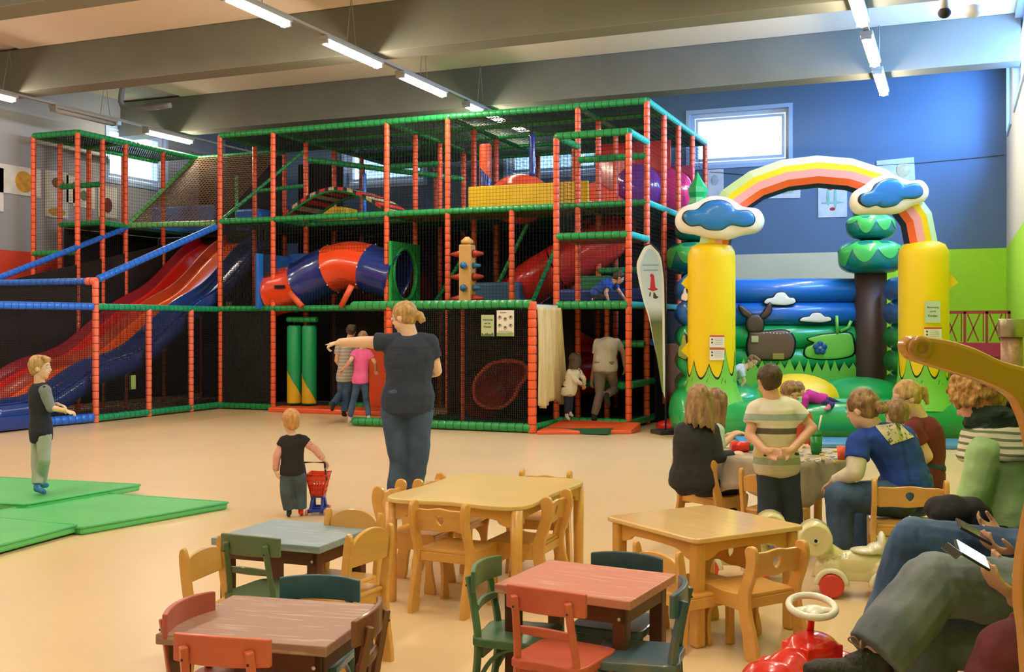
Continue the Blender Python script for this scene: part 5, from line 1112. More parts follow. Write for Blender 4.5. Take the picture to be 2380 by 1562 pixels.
def torso(mb, pv, nk, hs, ss, s, g=0, t0=0.0, t1=1.0, wf=1.0, df=1.0, bend=None):
    """stack of ellipsoids from pelvis to shoulders; hs, ss: hip and shoulder directions"""
    prof = [(-.12, .158, .115), (0, .172, .122), (.14, .165, .118), (.32, .145, .105), (.5, .150, .108), (.7, .165, .115), (.84, .158, .108), (.93, .118, .085)]
    mid = bend if bend is not None else (pv+nk)/2
    for i in range(23):
        t = t0+(t1*.93-t0)*i/22
        for k in range(len(prof)-1):
            if prof[k][0] <= t <= prof[k+1][0] or k == len(prof)-2: break
        u = (t-prof[k][0])/(prof[k+1][0]-prof[k][0]); u = max(0, min(1, u)); w = prof[k][1]*(1-u)+prof[k+1][1]*u; dd = prof[k][2]*(1-u)+prof[k+1][2]*u
        tt = max(0, min(1, t)); c = pv*(1-t)**2+mid*2*t*(1-t)+nk*t*t if t >= 0 else pv+(pv-mid).normalized()*(-t)*(nk-pv).length
        up = (mid-pv)*(1-tt)+(nk-mid)*tt; side = hs*(1-tt)+ss*tt; ax = basis(side, up)
        ell(mb, c, ax, ((w*wf)*s+g, dd*df*s+g, .055*s+g*.3))
def hand(mb, W, f, n, s, side, curl=.5, curls=None, rmin=.0065, sp=1.0):
    """palm and five fingers; f: finger direction, n: palm normal (fingers bend towards it), side: thumb side"""
    f = f.normalized(); n = (n-f*n.dot(f)).normalized(); l = f.cross(n).normalized()*side; r = max(.0088*s, rmin)
    for k, u in enumerate((-1.5, -.5, .5, 1.5)):
        rt = W+f*(.080-.004*abs(u))*s+l*(u*-.0195*s*sp); mb.tube([W+l*(u*-.010*s)-f*.005*s, rt], [.013*s, max(.0115*s, rmin)], 8); mb.ball(rt, max(.0115*s, rmin), 8, 6)
        L_ = (.062, .080, .086, .076)[k] if True else 0; cv = (curls[k] if curls else curl); p = rt; d = f; a = 0
        L_ = (.076, .086, .080, .062)[k]
        for j, fr in enumerate((.45, .31, .24)):
            a += cv*(.7, 1.0, .7)[j]; dd = f*math.cos(a)+n*math.sin(a); q = p+dd*L_*fr*s
            mb.tube([p, q], [r*(1-.08*j), r*(.92-.08*j)], 8); mb.ball(q, r*(.92-.08*j), 8, 6); p = q
    for a_, b_ in ((-.015, .015),): mb.tube([W+l*.0, W+f*.05*s], [.022*s, .026*s], 10, flat=.6)
    t0 = W+f*.018*s+l*.018*s; t1 = t0+(f*.6+l*.7+n*.25).normalized()*.038*s; t2 = t1+(f*.85+l*.3+n*.35).normalized()*.032*s; t3 = t2+(f*.9+n*.45).normalized()*.024*s
    for a_, b_, r0, r1 in ((t0, t1, 1.35, 1.2), (t1, t2, 1.15, 1.05), (t2, t3, 1.0, .85)): mb.tube([a_, b_], [r*r0, r*r1], 8); mb.ball(b_, r*r1, 8, 6)
def head_(mb, c, f, u, hh):
    f = f.normalized(); r = f.cross(u).normalized(); u = r.cross(f).normalized(); ax = (r, f, u)
    ell(mb, c+u*.10*hh-f*.04*hh, ax, (.335*hh, .40*hh, .39*hh), 22, 14); ell(mb, c-u*.14*hh+f*.09*hh, ax, (.265*hh, .27*hh, .33*hh), 18, 12)
    ell(mb, c-u*.36*hh+f*.20*hh, ax, (.13*hh, .11*hh, .10*hh)); ell(mb, c-u*.13*hh+f*.22*hh, ax, (.22*hh, .13*hh, .14*hh))
    mb.tube([c+u*.03*hh+f*.345*hh, c-u*.09*hh+f*.425*hh], [.025*hh, .048*hh], 8); ell(mb, c-u*.10*hh+f*.40*hh, ax, (.065*hh, .055*hh, .045*hh), 10, 8); ell(mb, c-u*.235*hh+f*.345*hh, ax, (.095*hh, .04*hh, .035*hh), 10, 8)
    for s_ in (-1, 1): ell(mb, c-u*.04*hh-f*.04*hh+r*.335*hh*s_, ax, (.035*hh, .075*hh, .12*hh), 10, 8)
    return r, f, u
def face(c, r, f, u, hh, parent, glasses=False, brow=None):
    for s_ in (-1, 1):
        e = c+u*.03*hh+f*.325*hh+r*.135*hh*s_; o = MB().ball(e, (.050*hh,)*3, 10, 8).make('eye', m_eyew, parent); MB().ball(e+f*.030*hh-r*.005*s_*hh, (.028*hh,)*3, 8, 6).make('iris', m_iris, o)
        if brow: MB().tube([c+u*.13*hh+f*.34*hh+r*.07*hh*s_, c+u*.15*hh+f*.335*hh+r*.14*hh*s_, c+u*.12*hh+f*.29*hh+r*.21*hh*s_], .014*hh, 6).make('eyebrow', brow, parent)
    MB().tube([c-u*.235*hh+f*.345*hh-r*.085*hh, c-u*.24*hh+f*.385*hh, c-u*.235*hh+f*.345*hh+r*.085*hh], [.012*hh, .024*hh, .012*hh], 8).make('mouth', m_lip, parent)
    if glasses:
        mb = MB()
        for s_ in (-1, 1):
            e = c+u*.03*hh+f*.40*hh+r*.15*hh*s_; mb.tube([e+r*(.115*hh*math.cos(a))+u*(.085*hh*math.sin(a)) for a in [PI*i/8 for i in range(16)]], .011*hh, 6, closed=True)
            mb.tube([e+r*.11*hh*s_, c+r*.35*hh*s_-f*.02*hh+u*.03*hh], .010*hh, 6)
        mb.tube([c+u*.04*hh+f*.41*hh-r*.04*hh, c+u*.04*hh+f*.41*hh+r*.04*hh], .010*hh, 6); mb.make('glasses', m_net, parent)
def haircap(mb, c, r, f, u, hh, full=1.0, down=0, fr=0):
    ell(mb, c+u*.135*hh-f*.085*hh, (r, f, u), (.375*hh*full, .415*hh*full, .395*hh*full), 22, 14)
    ell(mb, c-u*.05*hh-f*.17*hh, (r, f, u), (.33*hh, .25*hh, .27*hh+down*hh), 18, 12)
    if fr:
        for i in range(-3, 4): mb.tube([c+u*.45*hh+f*.10*hh+r*.07*hh*i, c+u*.36*hh+f*.29*hh+r*.085*hh*i, c+u*(.36-fr)*hh+f*(.33-.02*abs(i))*hh+r*.09*hh*i], [.07*hh, .06*hh, .03*hh], 7)
def person(label, d, J, s, fdir, skin=m_skin, hair=None, hh=.21, top=None, sleeve='short', bottom=None, shoe=None, under=None, face_=True, glasses=False, hands=(.6, .6), voxel=.008, hemt=-.1, wf=1.0, df=1.0, disp=.006, style='short', bend=None, pk={}, arm=1.0, leg=1.0, updir=(0, 0, 1), thumbs=(1, -1), group=None, sub=None, capfront=.12, curls=None, palm=None):
    P = {k: at(v[0], v[1], d=d+(v[2] if len(v) > 2 else 0)) for k, v in J.items()}
    base = P['pv'].copy(); base.z = 0
    t = thing('person', label, 'person', (0, 0, 0)); t['category'] = 'person'
    mb = MB(); hs = (P['hR']-P['hL']); ss = (P['sR']-P['sL']); f = V(*fdir); up = V(*updir); bd = at(bend[0], bend[1], d=d+(bend[2] if len(bend) > 2 else 0)) if bend else None
    torso(mb, P['pv'], P['nk'], hs, ss, s*.95, 0, -.05, 1, wf, df, bd)
    r, f, u = head_(mb, P['hd'], f, up, hh)
    limb(mb, P['nk']-(P['nk']-P['pv']).normalized()*.03, P['hd']-u*.18*hh-f*.05*hh, .062*s+.004, .058*s+.004)
    ars = (.051*s*arm, .042*s*arm, .030*s*arm)
    for i, k in enumerate('LR'):
        if 'e'+k in P:
            limb(mb, P['nk']*.35+P['s'+k]*.65, P['s'+k], .055*s, .056*s)
            limb(mb, P['s'+k], P['e'+k], ars[0], ars[1]); limb(mb, P['e'+k], P['w'+k], ars[1], ars[2])
            fd = (P['w'+k]-P['e'+k]).normalized()
            if 'f'+k in P: fd = (P['f'+k]-P['w'+k]).normalized()
            pn = V(*palm[i]) if palm else (Vector((0, 0, -1)) if abs(fd.z) < .8 else -r*(1 if k == 'R' else -1))
            hand(mb, P['w'+k], fd, pn, max(s, .62), thumbs[i], hands[i], curls[i] if curls else None, rmin=voxel*1.05)
        if 'k'+k in P:
            limb(mb, P['h'+k], P['k'+k], .078*s*leg, .052*s*leg); limb(mb, P['k'+k], P['a'+k], .052*s*leg, .033*s*leg)
            if 't'+k in P: limb(mb, P['a'+k]-Vector((0, 0, .03*s)), P['t'+k], .034*s, .026*s)
    bake(mb, 'body', skin, t, voxel, 3)
    if face_: face(P['hd'], r, f, u, hh, t, glasses, hair)
    if top is not None:
        m = MB(); torso(m, P['pv'], P['nk'], hs, ss, s, .015, hemt, 1, wf, df, bd)
        for k in 'LR':
            if 'e'+k in P:
                limb(m, P['nk']*.4+P['s'+k]*.6, P['s'+k], .060*s+.008, .062*s+.008)
                if sleeve == 'short': e = P['s'+k].lerp(P['e'+k], .55); limb(m, P['s'+k], e, ars[0]+.016, ars[0]+.018, True, False)
                elif sleeve == 'cap': e = P['s'+k].lerp(P['e'+k], .35); limb(m, P['s'+k], e, ars[0]+.016, ars[0]+.016, True, False)
                elif sleeve == 'mid': limb(m, P['s'+k], P['e'+k], ars[0]+.013, ars[1]+.013); limb(m, P['e'+k], P['e'+k].lerp(P['w'+k], .2), ars[1]+.013, ars[1]+.010, True, False)
                else: limb(m, P['s'+k], P['e'+k], ars[0]+.014, ars[1]+.013); limb(m, P['e'+k], P['e'+k].lerp(P['w'+k], .93), ars[1]+.013, ars[2]+.010, True, False)
        bake(m, 'shirt', top, t, voxel, 3, disp, 9, len(label), None)
        if under is not None:
            for k in 'LR':
                m = MB(); limb(m, P['s'+k], P['e'+k], ars[0]+.008, ars[1]+.009); limb(m, P['e'+k], P['e'+k].lerp(P['w'+k], .95), ars[1]+.009, ars[2]+.009, True, False)
                bake(m, 'sleeve', under, t, voxel, 3, disp*.5, 12)
    if bottom is not None:
        m = MB(); pv = P['pv']; up_ = (bd if bd is not None else P['nk'])-pv; ax = basis(hs, up_)
        for q in (-.03, .03, .09): ell(m, pv+ax[2]*q*s, ax, (.168*s*wf+.006, .120*s*df+.006, .07*s))
        for k in 'LR':
            if 'k'+k in P:
                l1, l2, l3 = pk.get('r', (.090, .062, .048)); limb(m, P['h'+k], P['k'+k], l1*s*leg, l2*s*leg+.004); limb(m, P['k'+k], P['k'+k].lerp(P['a'+k], .96), l2*s*leg+.004, l3*s*leg+.006, True, False)
        bake(m, 'trousers', bottom, t, voxel, 3, disp, 11, 3+len(label), .6)
    if shoe is not None:
        for i, k in enumerate('LR'):
            if 't'+k in P:
                m = MB(); a = P['a'+k]; b = P['t'+k]; h = a-(0, 0, 0) if False else a+Vector((0, 0, -.045*s))
                limb(m, a, h, .036*s+.004, .044*s); limb(m, h, b, .042*s, .034*s); sm_ = shoe[i] if isinstance(shoe, (list, tuple)) else shoe
                bake(m, 'shoe' if not sub else sub, sm_, t, .006, 3)
    if hair is not None:
        m = MB(); c = P['hd']; front = None
        if style == 'short': haircap(m, c, r, f, u, hh, 1.0, 0, capfront)
        elif style == 'baby': haircap(m, c, r, f, u, hh, .97, 0)
        elif style == 'pony':
            haircap(m, c, r, f, u, hh, 1.0); q = pk.get('tail', [(-.42, .12), (-.55, .02), (-.56, -.18)])
            m.tube([c+f*a*hh+u*b*hh for a, b in q], [.11*hh, .15*hh, .06*hh][:len(q)], 10)
            m.ball(c+f*q[1][0]*hh+u*q[1][1]*hh, .14*hh, 12, 8)
        elif style == 'bun': haircap(m, c, r, f, u, hh, 1.0); [m.ball(c-f*(.50+.05*math.sin(i*2))*hh+u*(-.10+.07*math.cos(i*2.1))*hh+r*.10*math.sin(i*1.3)*hh, .11*hh, 10, 8) for i in range(7)]
        elif style == 'long':
            haircap(m, c, r, f, u, hh, 1.02); rn = random.Random(len(label)); dn = Vector((0, 0, -1))
            for i in range(34):
                a = PI*(.12+1.76*i/33)-PI/2+PI/2; a = PI*.28+PI*1.44*i/33; o = f*math.cos(a)*.36+r*math.sin(a)*.34; L_ = pk.get('len', .95)*(.85+.25*rn.random())
                p0 = c+u*.30*hh+o*.55*hh; p1 = c+u*.05*hh+o*hh*1.02; p2 = c-f*.06*hh+o*hh*1.12+dn*.40*hh; p3 = c-f*.10*hh+o*hh*(1.15+.25*rn.random())+dn*L_*hh
                m.tube(smooth_path([p0, p1, p2, p3], 3), [.085*hh]*6+[.07*hh, .06*hh, .05*hh, .022*hh][:4], 7)
        elif style == 'curly':
            haircap(m, c, r, f, u, hh, 1.0, .05); rn = random.Random(3)
            for i in range(110):
                z = 1-1.35*((i+.5)/110); a = i*2.39996; q = math.sqrt(max(0, 1-z*z)); dv = r*math.cos(a)*q*.40+f*(math.sin(a)*q*.44-.08)+u*(z*.46+.06)
                if dv.dot(f) > .26 and dv.dot(u) < .12: continue
                m.ball(c+dv*hh, (.06+.04*rn.random())*hh, 8, 6)
        if style != 'none': bake(m, 'hair', hair, t, max(.0045, voxel*.7), 2, .006 if style != 'curly' else .012, 22 if style != 'curly' else 30, 1, .25 if style == 'long' else None)
    return t, P, (r, f, u)
# boy on the mat -----------------------------------------------
m_raglan = cloth('shirt_black_navy', (.016, .020, .035)); m_greys = cloth('sleeve_grey', (.20, .23, .24)); m_sweat = cloth('jogging_grey', (.42, .45, .42)); m_sockb = mat('sock_blue', (.05, .22, .50), .9, noise=.3, nscale=20)
t, P, _ = person('boy with blond hair in black and grey top and pale joggers on the green mat', 8.7, dict(hd=(94, 855), nk=(92, 892), sL=(80, 908, .10), sR=(104, 908, -.08), eL=(112, 945, .10), wL=(134, 940, .06), fL=(150, 944, .06), eR=(118, 948, -.10), wR=(153, 955, -.12), fR=(172, 957, -.12), pv=(95, 1005), hL=(88, 1012, .08), hR=(102, 1012, -.05), kL=(88, 1068, .06), kR=(103, 1066, -.05), aL=(86, 1128, -.0), aR=(95, 1120, .10), tL=(102, 1143, -.04), tR=(108, 1128, .12)), .62, (1, .12, -.02), m_skinp, h_blond, .20, m_raglan, 'cap', m_sweat, m_sockb, hemt=-.14, voxel=.007, under=None, pk=dict(r=(.098, .075, .060)), capfront=.13, sub='sock', wf=1.1)
for a, b in (('sR', 'eR'), ('sL', 'eL')): m = MB(); limb(m, P[a], P[b], .050, .040); bake(m, 'sleeve', m_greys, t, .007, 3, .004, 12)
m = MB(); w = P['wR']; m.tube([w+V(0, .021*math.cos(a), .021*math.sin(a)) for a in [PI*i/6 for i in range(12)]], .005, 6, closed=True); m.make('wristband', mat('band_yellow', (.6, .7, .25), .5), t)
# toddler ---------------------------------------------------------
m_blk = cloth('shirt_black', (.018, .016, .018)); m_dots = mat('sleeve_pink_dots', (.74, .38, .34), .9, col2=(.45, .12, .16), nscale=60, fac2=(.60, .66))
person('toddler with strawberry blond hair in black shirt and jeans pushing the toy trolley', 8.15, dict(hd=(676, 980), nk=(680, 1012), sL=(660, 1026), sR=(704, 1024), eL=(644, 1060, -.02), wL=(640, 1095, .0), fL=(645, 1108, 0), eR=(733, 1045, .02), wR=(752, 1068, .02), fR=(758, 1078, .05), pv=(680, 1098), hL=(668, 1108), hR=(694, 1108), kL=(667, 1150), kR=(697, 1148, .04), aL=(672, 1186), aR=(699, 1184, .04), tL=(670, 1196, .06), tR=(701, 1194, .10)), .46, (-.45, 1, -.05), m_skinp, h_red, .195, m_blk, 'cap', mat('denim_slate', (.055, .085, .12), .85, noise=.3, nscale=8, bump=.3), [m_jeand, mat('sock_red', (.65, .04, .03), .9)], voxel=.0065, under=m_dots, style='baby', pk=dict(r=(.125, .098, .085)), hemt=-.02, wf=1.05, leg=1.0, sub='sock', arm=1.15)
# pointing woman ---------------------------------------------------
m_navy = cloth('shirt_navy', (.026, .040, .075))
t, P, ax = person('woman in navy shirt and dark jeans seen from behind pointing to the left', 8.15, dict(hd=(938, 738), nk=(955, 782), sL=(912, 797), sR=(998, 797), eL=(843, 795, .06), wL=(791, 796, .12), fL=(760, 800, .14), eR=(1014, 862, .06), wR=(985, 872, .30), fR=(960, 850, .36), pv=(947, 938), hL=(918, 955), hR=(974, 955), kL=(928, 1075, .03), kR=(971, 1075), aL=(916, 1182), aR=(955, 1178, .1), tL=(905, 1195, -.10), tR=(960, 1192, .2)), 1.0, (-.85, .42, -.22), m_skinp, h_blond, .238, m_navy, 'short', mat('denim_navy', (.030, .062, .13), .85, col2=(.06, .11, .20), nscale=5, fac2=(.4, .7), bump=.3, bscale=25), m_net, voxel=.009, style='none', wf=1.14, df=1.15, hemt=-.10, disp=.008, leg=1.12, arm=1.08, hands=(1.0, .5), curls=((1.15, 1.2, 1.0, .03), None), pk=dict(r=(.098, .066, .052)))
r, f, u = ax; c = P['hd']; m = MB(); haircap(m, c, r, f, u, .238, 1.0); bk = (-f+RT*.9).normalized()
m.tube([c+bk*.09+u*.02, c+bk*.13+Vector((0, 0, -.005)), c+bk*.155+Vector((0, 0, -.055))], [.03, .038, .022], 12); bake(m, 'hair', h_blond, t, .006, 2, .006, 22, 1)
MB().tube([c+bk*.105+(V(0, 1, 0)*math.cos(a)+u*math.sin(a))*.028 for a in [PI*i/6 for i in range(12)]], .007, 6, closed=True).make('hair_tie', m_net, t)
# running boy and girl ---------------------------------------------
m_gt = stripes('shirt_grey_striped', [(.36, .34, .30), (.52, .50, .46)], 2, .05, [(0, 0), (.6, 1)], noise=.02, bump=.2)
person('running boy in grey striped shirt at the frame entrance', 16.0, dict(hd=(817, 770), nk=(808, 797), sL=(788, 806, -.05), sR=(824, 808, .05), eL=(782, 838, -.05), wL=(795, 858, .15), eR=(838, 835), wR=(835, 860, .15), pv=(803, 877), hL=(795, 885), hR=(811, 885), kL=(793, 915, .1), kR=(806, 925, .05), aL=(774, 940, -.15), aR=(799, 958), tL=(772, 952, -.12), tR=(803, 965, .1)), .75, (.1, 1, -.1), hair=h_brown, hh=.20, top=m_gt, bottom=m_jean, shoe=m_net, face_=False, voxel=.009, hemt=-.08, pk=dict(r=(.10, .075, .065)))
m_pink = cloth('shirt_pink', (.80, .13, .36))
person('running girl in pink shirt and blue leggings at the frame entrance', 15.5, dict(hd=(844, 786), nk=(842, 812), sL=(824, 822, 0), sR=(858, 822), eL=(815, 838, -.08), wL=(797, 858, .05), eR=(871, 842, .0), wR=(873, 858, .12), pv=(838, 885), hL=(830, 892), hR=(847, 892), kL=(822, 930), kR=(852, 932, .05), aL=(813, 970), aR=(857, 968, -.05), tL=(811, 982, .05), tR=(857, 982, -.02)), .70, (.05, 1, -.1), hair=h_lb, hh=.20, top=m_pink, bottom=m_jean, shoe=mat('sock_grey_white', (.55, .52, .52), .9), face_=False, voxel=.009, hemt=-.04, style='pony', sub='sock', pk=dict(tail=[(-.40, .0), (-.44, -.35), (-.42, -.70)], r=(.088, .062, .048)), wf=.92)
# boy on the deck, leaning man, small girl -------------------------
person('boy in blue shirt crouching on hands on the first deck', 15.35, dict(hd=(1438, 645), nk=(1422, 657), sL=(1416, 662, -.05), sR=(1428, 662, .10), eL=(1408, 680, -.10), wL=(1413, 696, -.10), eR=(1440, 678, .10), wR=(1452, 695, .10), pv=(1385, 684), hL=(1384, 688, -.07), hR=(1387, 688, .07), kL=(1402, 692, -.10), kR=(1402, 692, .08), aL=(1378, 696, -.1), aR=(1378, 696, .1)), .66, (1, .2, -.55), hair=h_brown, hh=.20, top=cloth('shirt_royal_blue', (.02, .08, .40)), bottom=cloth('trousers_black', (.02, .02, .03)), face_=True, voxel=.009, bend=(1402, 660, 0), hemt=-.05)
person('man in beige shirt and grey trousers bending into the small tower', 15.1, dict(hd=(1424, 806, .52), nk=(1412, 797, .30), sL=(1390, 797, .16), sR=(1433, 797, .16), eL=(1384, 845, .14), wL=(1376, 880, .20), eR=(1448, 818, .25), wR=(1452, 850, .3), pv=(1407, 858), hL=(1393, 866), hR=(1420, 866), kL=(1394, 915, .02), kR=(1428, 905, .25), aL=(1381, 966), aR=(1410, 918, -.15), tL=(1383, 978, .18), tR=(1414, 940, -.18)), .98, (.1, 1, -.6), hair=h_brown, hh=.23, top=cloth('shirt_beige_grey', (.40, .36, .28)), bottom=cloth('trousers_grey_brown', (.17, .14, .12)), shoe=m_net, face_=False, voxel=.011, bend=(1408, 805, .0), hemt=-.02, wf=.98, disp=.008)
m_pat = mat('shirt_cream_spotted', (.72, .66, .54), .9, col2=(.06, .05, .05), nscale=16, fac2=(.60, .63))
person('small girl in cream spotted long-sleeved top beside the curtain', 15.0, dict(hd=(1338, 836), nk=(1335, 857), sL=(1324, 865, -.05), sR=(1346, 865, .06), eL=(1338, 885, -.08), wL=(1352, 893, .0), eR=(1356, 880, .05), wR=(1358, 895, .1), pv=(1322, 908), hL=(1317, 912), hR=(1328, 912), kL=(1318, 938), kR=(1325, 935, .05), aL=(1317, 962), aR=(1325, 958, .05), tL=(1322, 974, .0), tR=(1330, 966, .08)), .60, (.8, .5, .15), hair=h_brown, hh=.19, top=m_pat, sleeve='long', bottom=cloth('leggings_navy', (.02, .02, .06)), shoe=mat('sock_white', (.6, .62, .65), .9), voxel=.009, hemt=-.16, wf=1.0, style='long', sub='sock', pk=dict(len=.6, r=(.08, .06, .05)), capfront=0)
# children on the castle --------------------------------------------
person('boy with glasses lying sideways on the bouncy castle behind the yellow pillar', 14.9, dict(hd=(1748, 842), nk=(1730, 856), sL=(1722, 866, -.1), sR=(1735, 848, .1), eL=(1730, 885, -.1), wL=(1722, 900, -.1), pv=(1690, 880), hL=(1690, 890, -.1), hR=(1690, 870, .1), kL=(1718, 900, 0), kR=(1712, 893, .1), aL=(1730, 912), aR=(1722, 905, .1)), .66, (.45, -1, -.25), m_skinp, h_dblond, .20, cloth('shirt_pale_blue', (.50, .62, .70)), 'short', m_jean, voxel=.009, glasses=True, updir=(.55, -.1, .8), face_=True)
person('small girl in magenta jumper lying face down on the castle step', 13.75, dict(hd=(1857, 905, -.1), nk=(1872, 918, -.1), sL=(1872, 928, -.2), sR=(1880, 912, .05), eL=(1872, 942, -.2), wL=(1862, 945, -.2), eR=(1890, 925), wR=(1880, 935), pv=(1912, 930), hL=(1914, 936, -.08), hR=(1914, 926, .08), kL=(1938, 942, -.05), kR=(1942, 936, .1), aL=(1926, 944, -.25), aR=(1960, 942, .1), tL=(1918, 950, -.27)), .58, (-.6, -.5, -.7), hair=h_lb, hh=.19, top=cloth('jumper_magenta', (.60, .03, .32)), sleeve='long', bottom=cloth('trousers_violet', (.05, .03, .16)), shoe=mat('sock_pink', (.85, .25, .35), .9), voxel=.009, updir=(-.5, 0, .6), style='short', capfront=.05, sub='sock', pk=dict(r=(.085, .06, .05)))
# craft table group ---------------------------------------------------
m_char = cloth('jumper_charcoal', (.030, .032, .036))
person('girl with long blond hair in charcoal jumper seated on a wooden chair', 7.1, dict(hd=(1628, 933), nk=(1618, 985), sL=(1586, 1003, -.02), sR=(1654, 1003, .04), eL=(1580, 1060, .05), wL=(1610, 1085, .25), eR=(1668, 1062, .0), wR=(1702, 1058, .1), fR=(1722, 1048, .14), pv=(1608, 1120), hL=(1590, 1128, 0), hR=(1628, 1130, 0), kL=(1655, 1125, .30), kR=(1700, 1140, .18), aL=(1665, 1215, .35), aR=(1700, 1225, .2)), .80, (.62, .75, -.35), m_skinp, h_lb, .215, m_char, 'long', cloth('trousers_black', (.02, .02, .03)), voxel=.008, style='long', hemt=-.04, pk=dict(len=.92), face_=False, wf=1.05, hands=(.5, .9))
person('girl in profile with brown hair bending over the craft table', 7.75, dict(hd=(1666, 938), nk=(1650, 985), sL=(1636, 1003, .1), sR=(1668, 1003, -.1), eL=(1665, 1040, .1), wL=(1693, 1012, .1), fL=(1712, 1002, .1), eR=(1672, 1040, -.15), wR=(1700, 1015, -.1), fR=(1722, 1003, -.1), pv=(1640, 1090), hL=(1636, 1095, .08), hR=(1645, 1095, -.08), kL=(1690, 1098, .08), kR=(1695, 1100, -.05), aL=(1690, 1160, .08), aR=(1695, 1160, -.05)), .76, (1, .05, -.45), m_skinp, h_dblond, .205, cloth('shirt_mint', (.42, .58, .48)), 'mid', m_jeand, voxel=.008, style='long', pk=dict(len=.85), thumbs=(-1, 1))
m_strp = stripes('shirt_boy_stripes', [(.72, .66, .50), (.34, .42, .36), (.72, .68, .55), (.13, .11, .09), (.66, .58, .36), (.62, .50, .14), (.36, .42, .30)], 2, None, [(0, 0), (.5, 1)], noise=0, bump=.25)
nt_ = m_strp.node_tree; rp_ = [n_ for n_ in nt_.nodes if n_.type == 'VALTORGB'][0]; sp_ = [n_ for n_ in nt_.nodes if n_.type == 'SEPXYZ'][0]
mr_ = nt_.nodes.new('ShaderNodeMapRange'); mr_.inputs[1].default_value = .55; mr_.inputs[2].default_value = 1.05; nt_.links.new(sp_.outputs[2], mr_.inputs[0]); nt_.links.new(mr_.outputs[0], rp_.inputs[0])
els = rp_.color_ramp.elements
while len(els) > 1: els.remove(els[-1])
els[0].position = 0; els[0].color = (.62, .56, .40, 1)
for p_, c_ in ((.16, (.34, .40, .28)), (.24, (.64, .54, .22)), (.38, (.68, .60, .38)), (.52, (.12, .10, .085)), (.59, (.74, .70, .58)), (.68, (.34, .42, .38)), (.76, (.74, .70, .60))):
    e = els.new(p_); e.color = tuple(c_)+(1,)
t, P, ax = person('boy in striped shirt standing with hands behind his back', 6.45, dict(hd=(1786, 883), nk=(1797, 930), sL=(1757, 952), sR=(1842, 950), eL=(1742, 1012, -.03), wL=(1779, 1048, -.15), fL=(1806, 1052, -.17), eR=(1888, 995, -.02), wR=(1840, 1046, -.15), fR=(1812, 1054, -.17), pv=(1806, 1082), hL=(1786, 1095), hR=(1827, 1095), kL=(1788, 1165, .02), kR=(1838, 1165, .02), aL=(1782, 1240), aR=(1846, 1240, .03), tL=(1778, 1252, .12), tR=(1852, 1252, .14)), .755, (-.25, 1, .05), m_skin, h_brown, .193, m_strp, 'short', m_jeand, m_net, voxel=.0075, hemt=-.08, face_=False, palm=((0, -1, 0), (0, -1, 0)), thumbs=(1, -1), pk=dict(r=(.100, .085, .070)), wf=1.02, capfront=.0)
person('child in coral top hidden behind the striped boy', 7.75, dict(hd=(1838, 918), nk=(1845, 952), sL=(1822, 965), sR=(1872, 968, .05), eL=(1830, 1020), wL=(1860, 1030, -.1), eR=(1882, 1010, .0), wR=(1862, 1036, -.15), pv=(1850, 1060), hL=(1838, 1068), hR=(1862, 1068), kL=(1850, 1072, .25), kR=(1872, 1072, .25), aL=(1850, 1130, .3), aR=(1872, 1130, .3)), .66, (.2, -1, -.4), m_skinp, h_dblond, .195, cloth('shirt_coral', (.62, .08, .05)), 'long', m_jeand, voxel=.009, style='short', capfront=.05)
# woman in blue -------------------------------------------------------
m_roy = cloth('polo_royal_blue', (.018, .065, .40)); m_crs = cloth('sleeve_cream', (.74, .68, .55))
t, P, ax = person('woman in royal blue shirt with printed back seated and leaning forward', 6.35, dict(hd=(2003, 952), nk=(2035, 1002, .0), sL=(1996, 1030, -.06), sR=(2100, 1015, .18), eL=(1988, 1098, -.12), wL=(1940, 1120, .0), fL=(1925, 1135, .1), eR=(2125, 1075, .25), wR=(2085, 1090, .45), pv=(2112, 1148), hL=(2090, 1160, -.08), hR=(2135, 1160, .10), kL=(1950, 1152, -.08), kR=(2010, 1150, .40), aL=(1955, 1275, -.05), aR=(2010, 1285, .35), tL=(1925, 1292, -.05), tR=(1985, 1300, .38)), .98, (-.75, .75, -.35), m_skinp, h_dblond, .235, m_roy, 'short', m_jean, m_net, voxel=.008, under=m_crs, style='bun', bend=(2100, 1050, 0), hemt=-.12, wf=1.05, df=1.1, disp=.010, arm=1.1, leg=1.08, pk=dict(r=(.105, .075, .062)), face_=True)
b = at(2078, 1008, d=6.20); from mathutils.bvhtree import BVHTree
sh_o = [o_ for o_ in t.children if o_.name.startswith('shirt')][0]; bv = BVHTree.FromPolygons([v.co for v in sh_o.data.vertices], [tuple(p_.vertices) for p_ in sh_o.data.polygons])
cs_ = [at(a_, b_, d=6.0) for a_, b_ in ((2033, 990), (2088, 984), (2124, 1016), (2070, 1034))]; vs = []
for i in range(15):
    for j in range(13):
        u_, v_ = i/14, j/12; q_ = (cs_[0]*(1-u_)+cs_[1]*u_)*(1-v_)+(cs_[3]*(1-u_)+cs_[2]*u_)*v_; h_ = bv.ray_cast(q_, (q_-Vector((0, 0, CAMH))).normalized()); vs.append(h_[0]+h_[1]*.004 if h_[0] is not None else q_)
MB().add(vs, [(i*13+j, (i+1)*13+j, (i+1)*13+j+1, i*13+j+1) for i in range(14) for j in range(12)], 0, True).make('back_print', mat('print_cream', (.66, .58, .40), .85, col2=(.12, .11, .10), nscale=38, fac2=(.56, .60)), t)
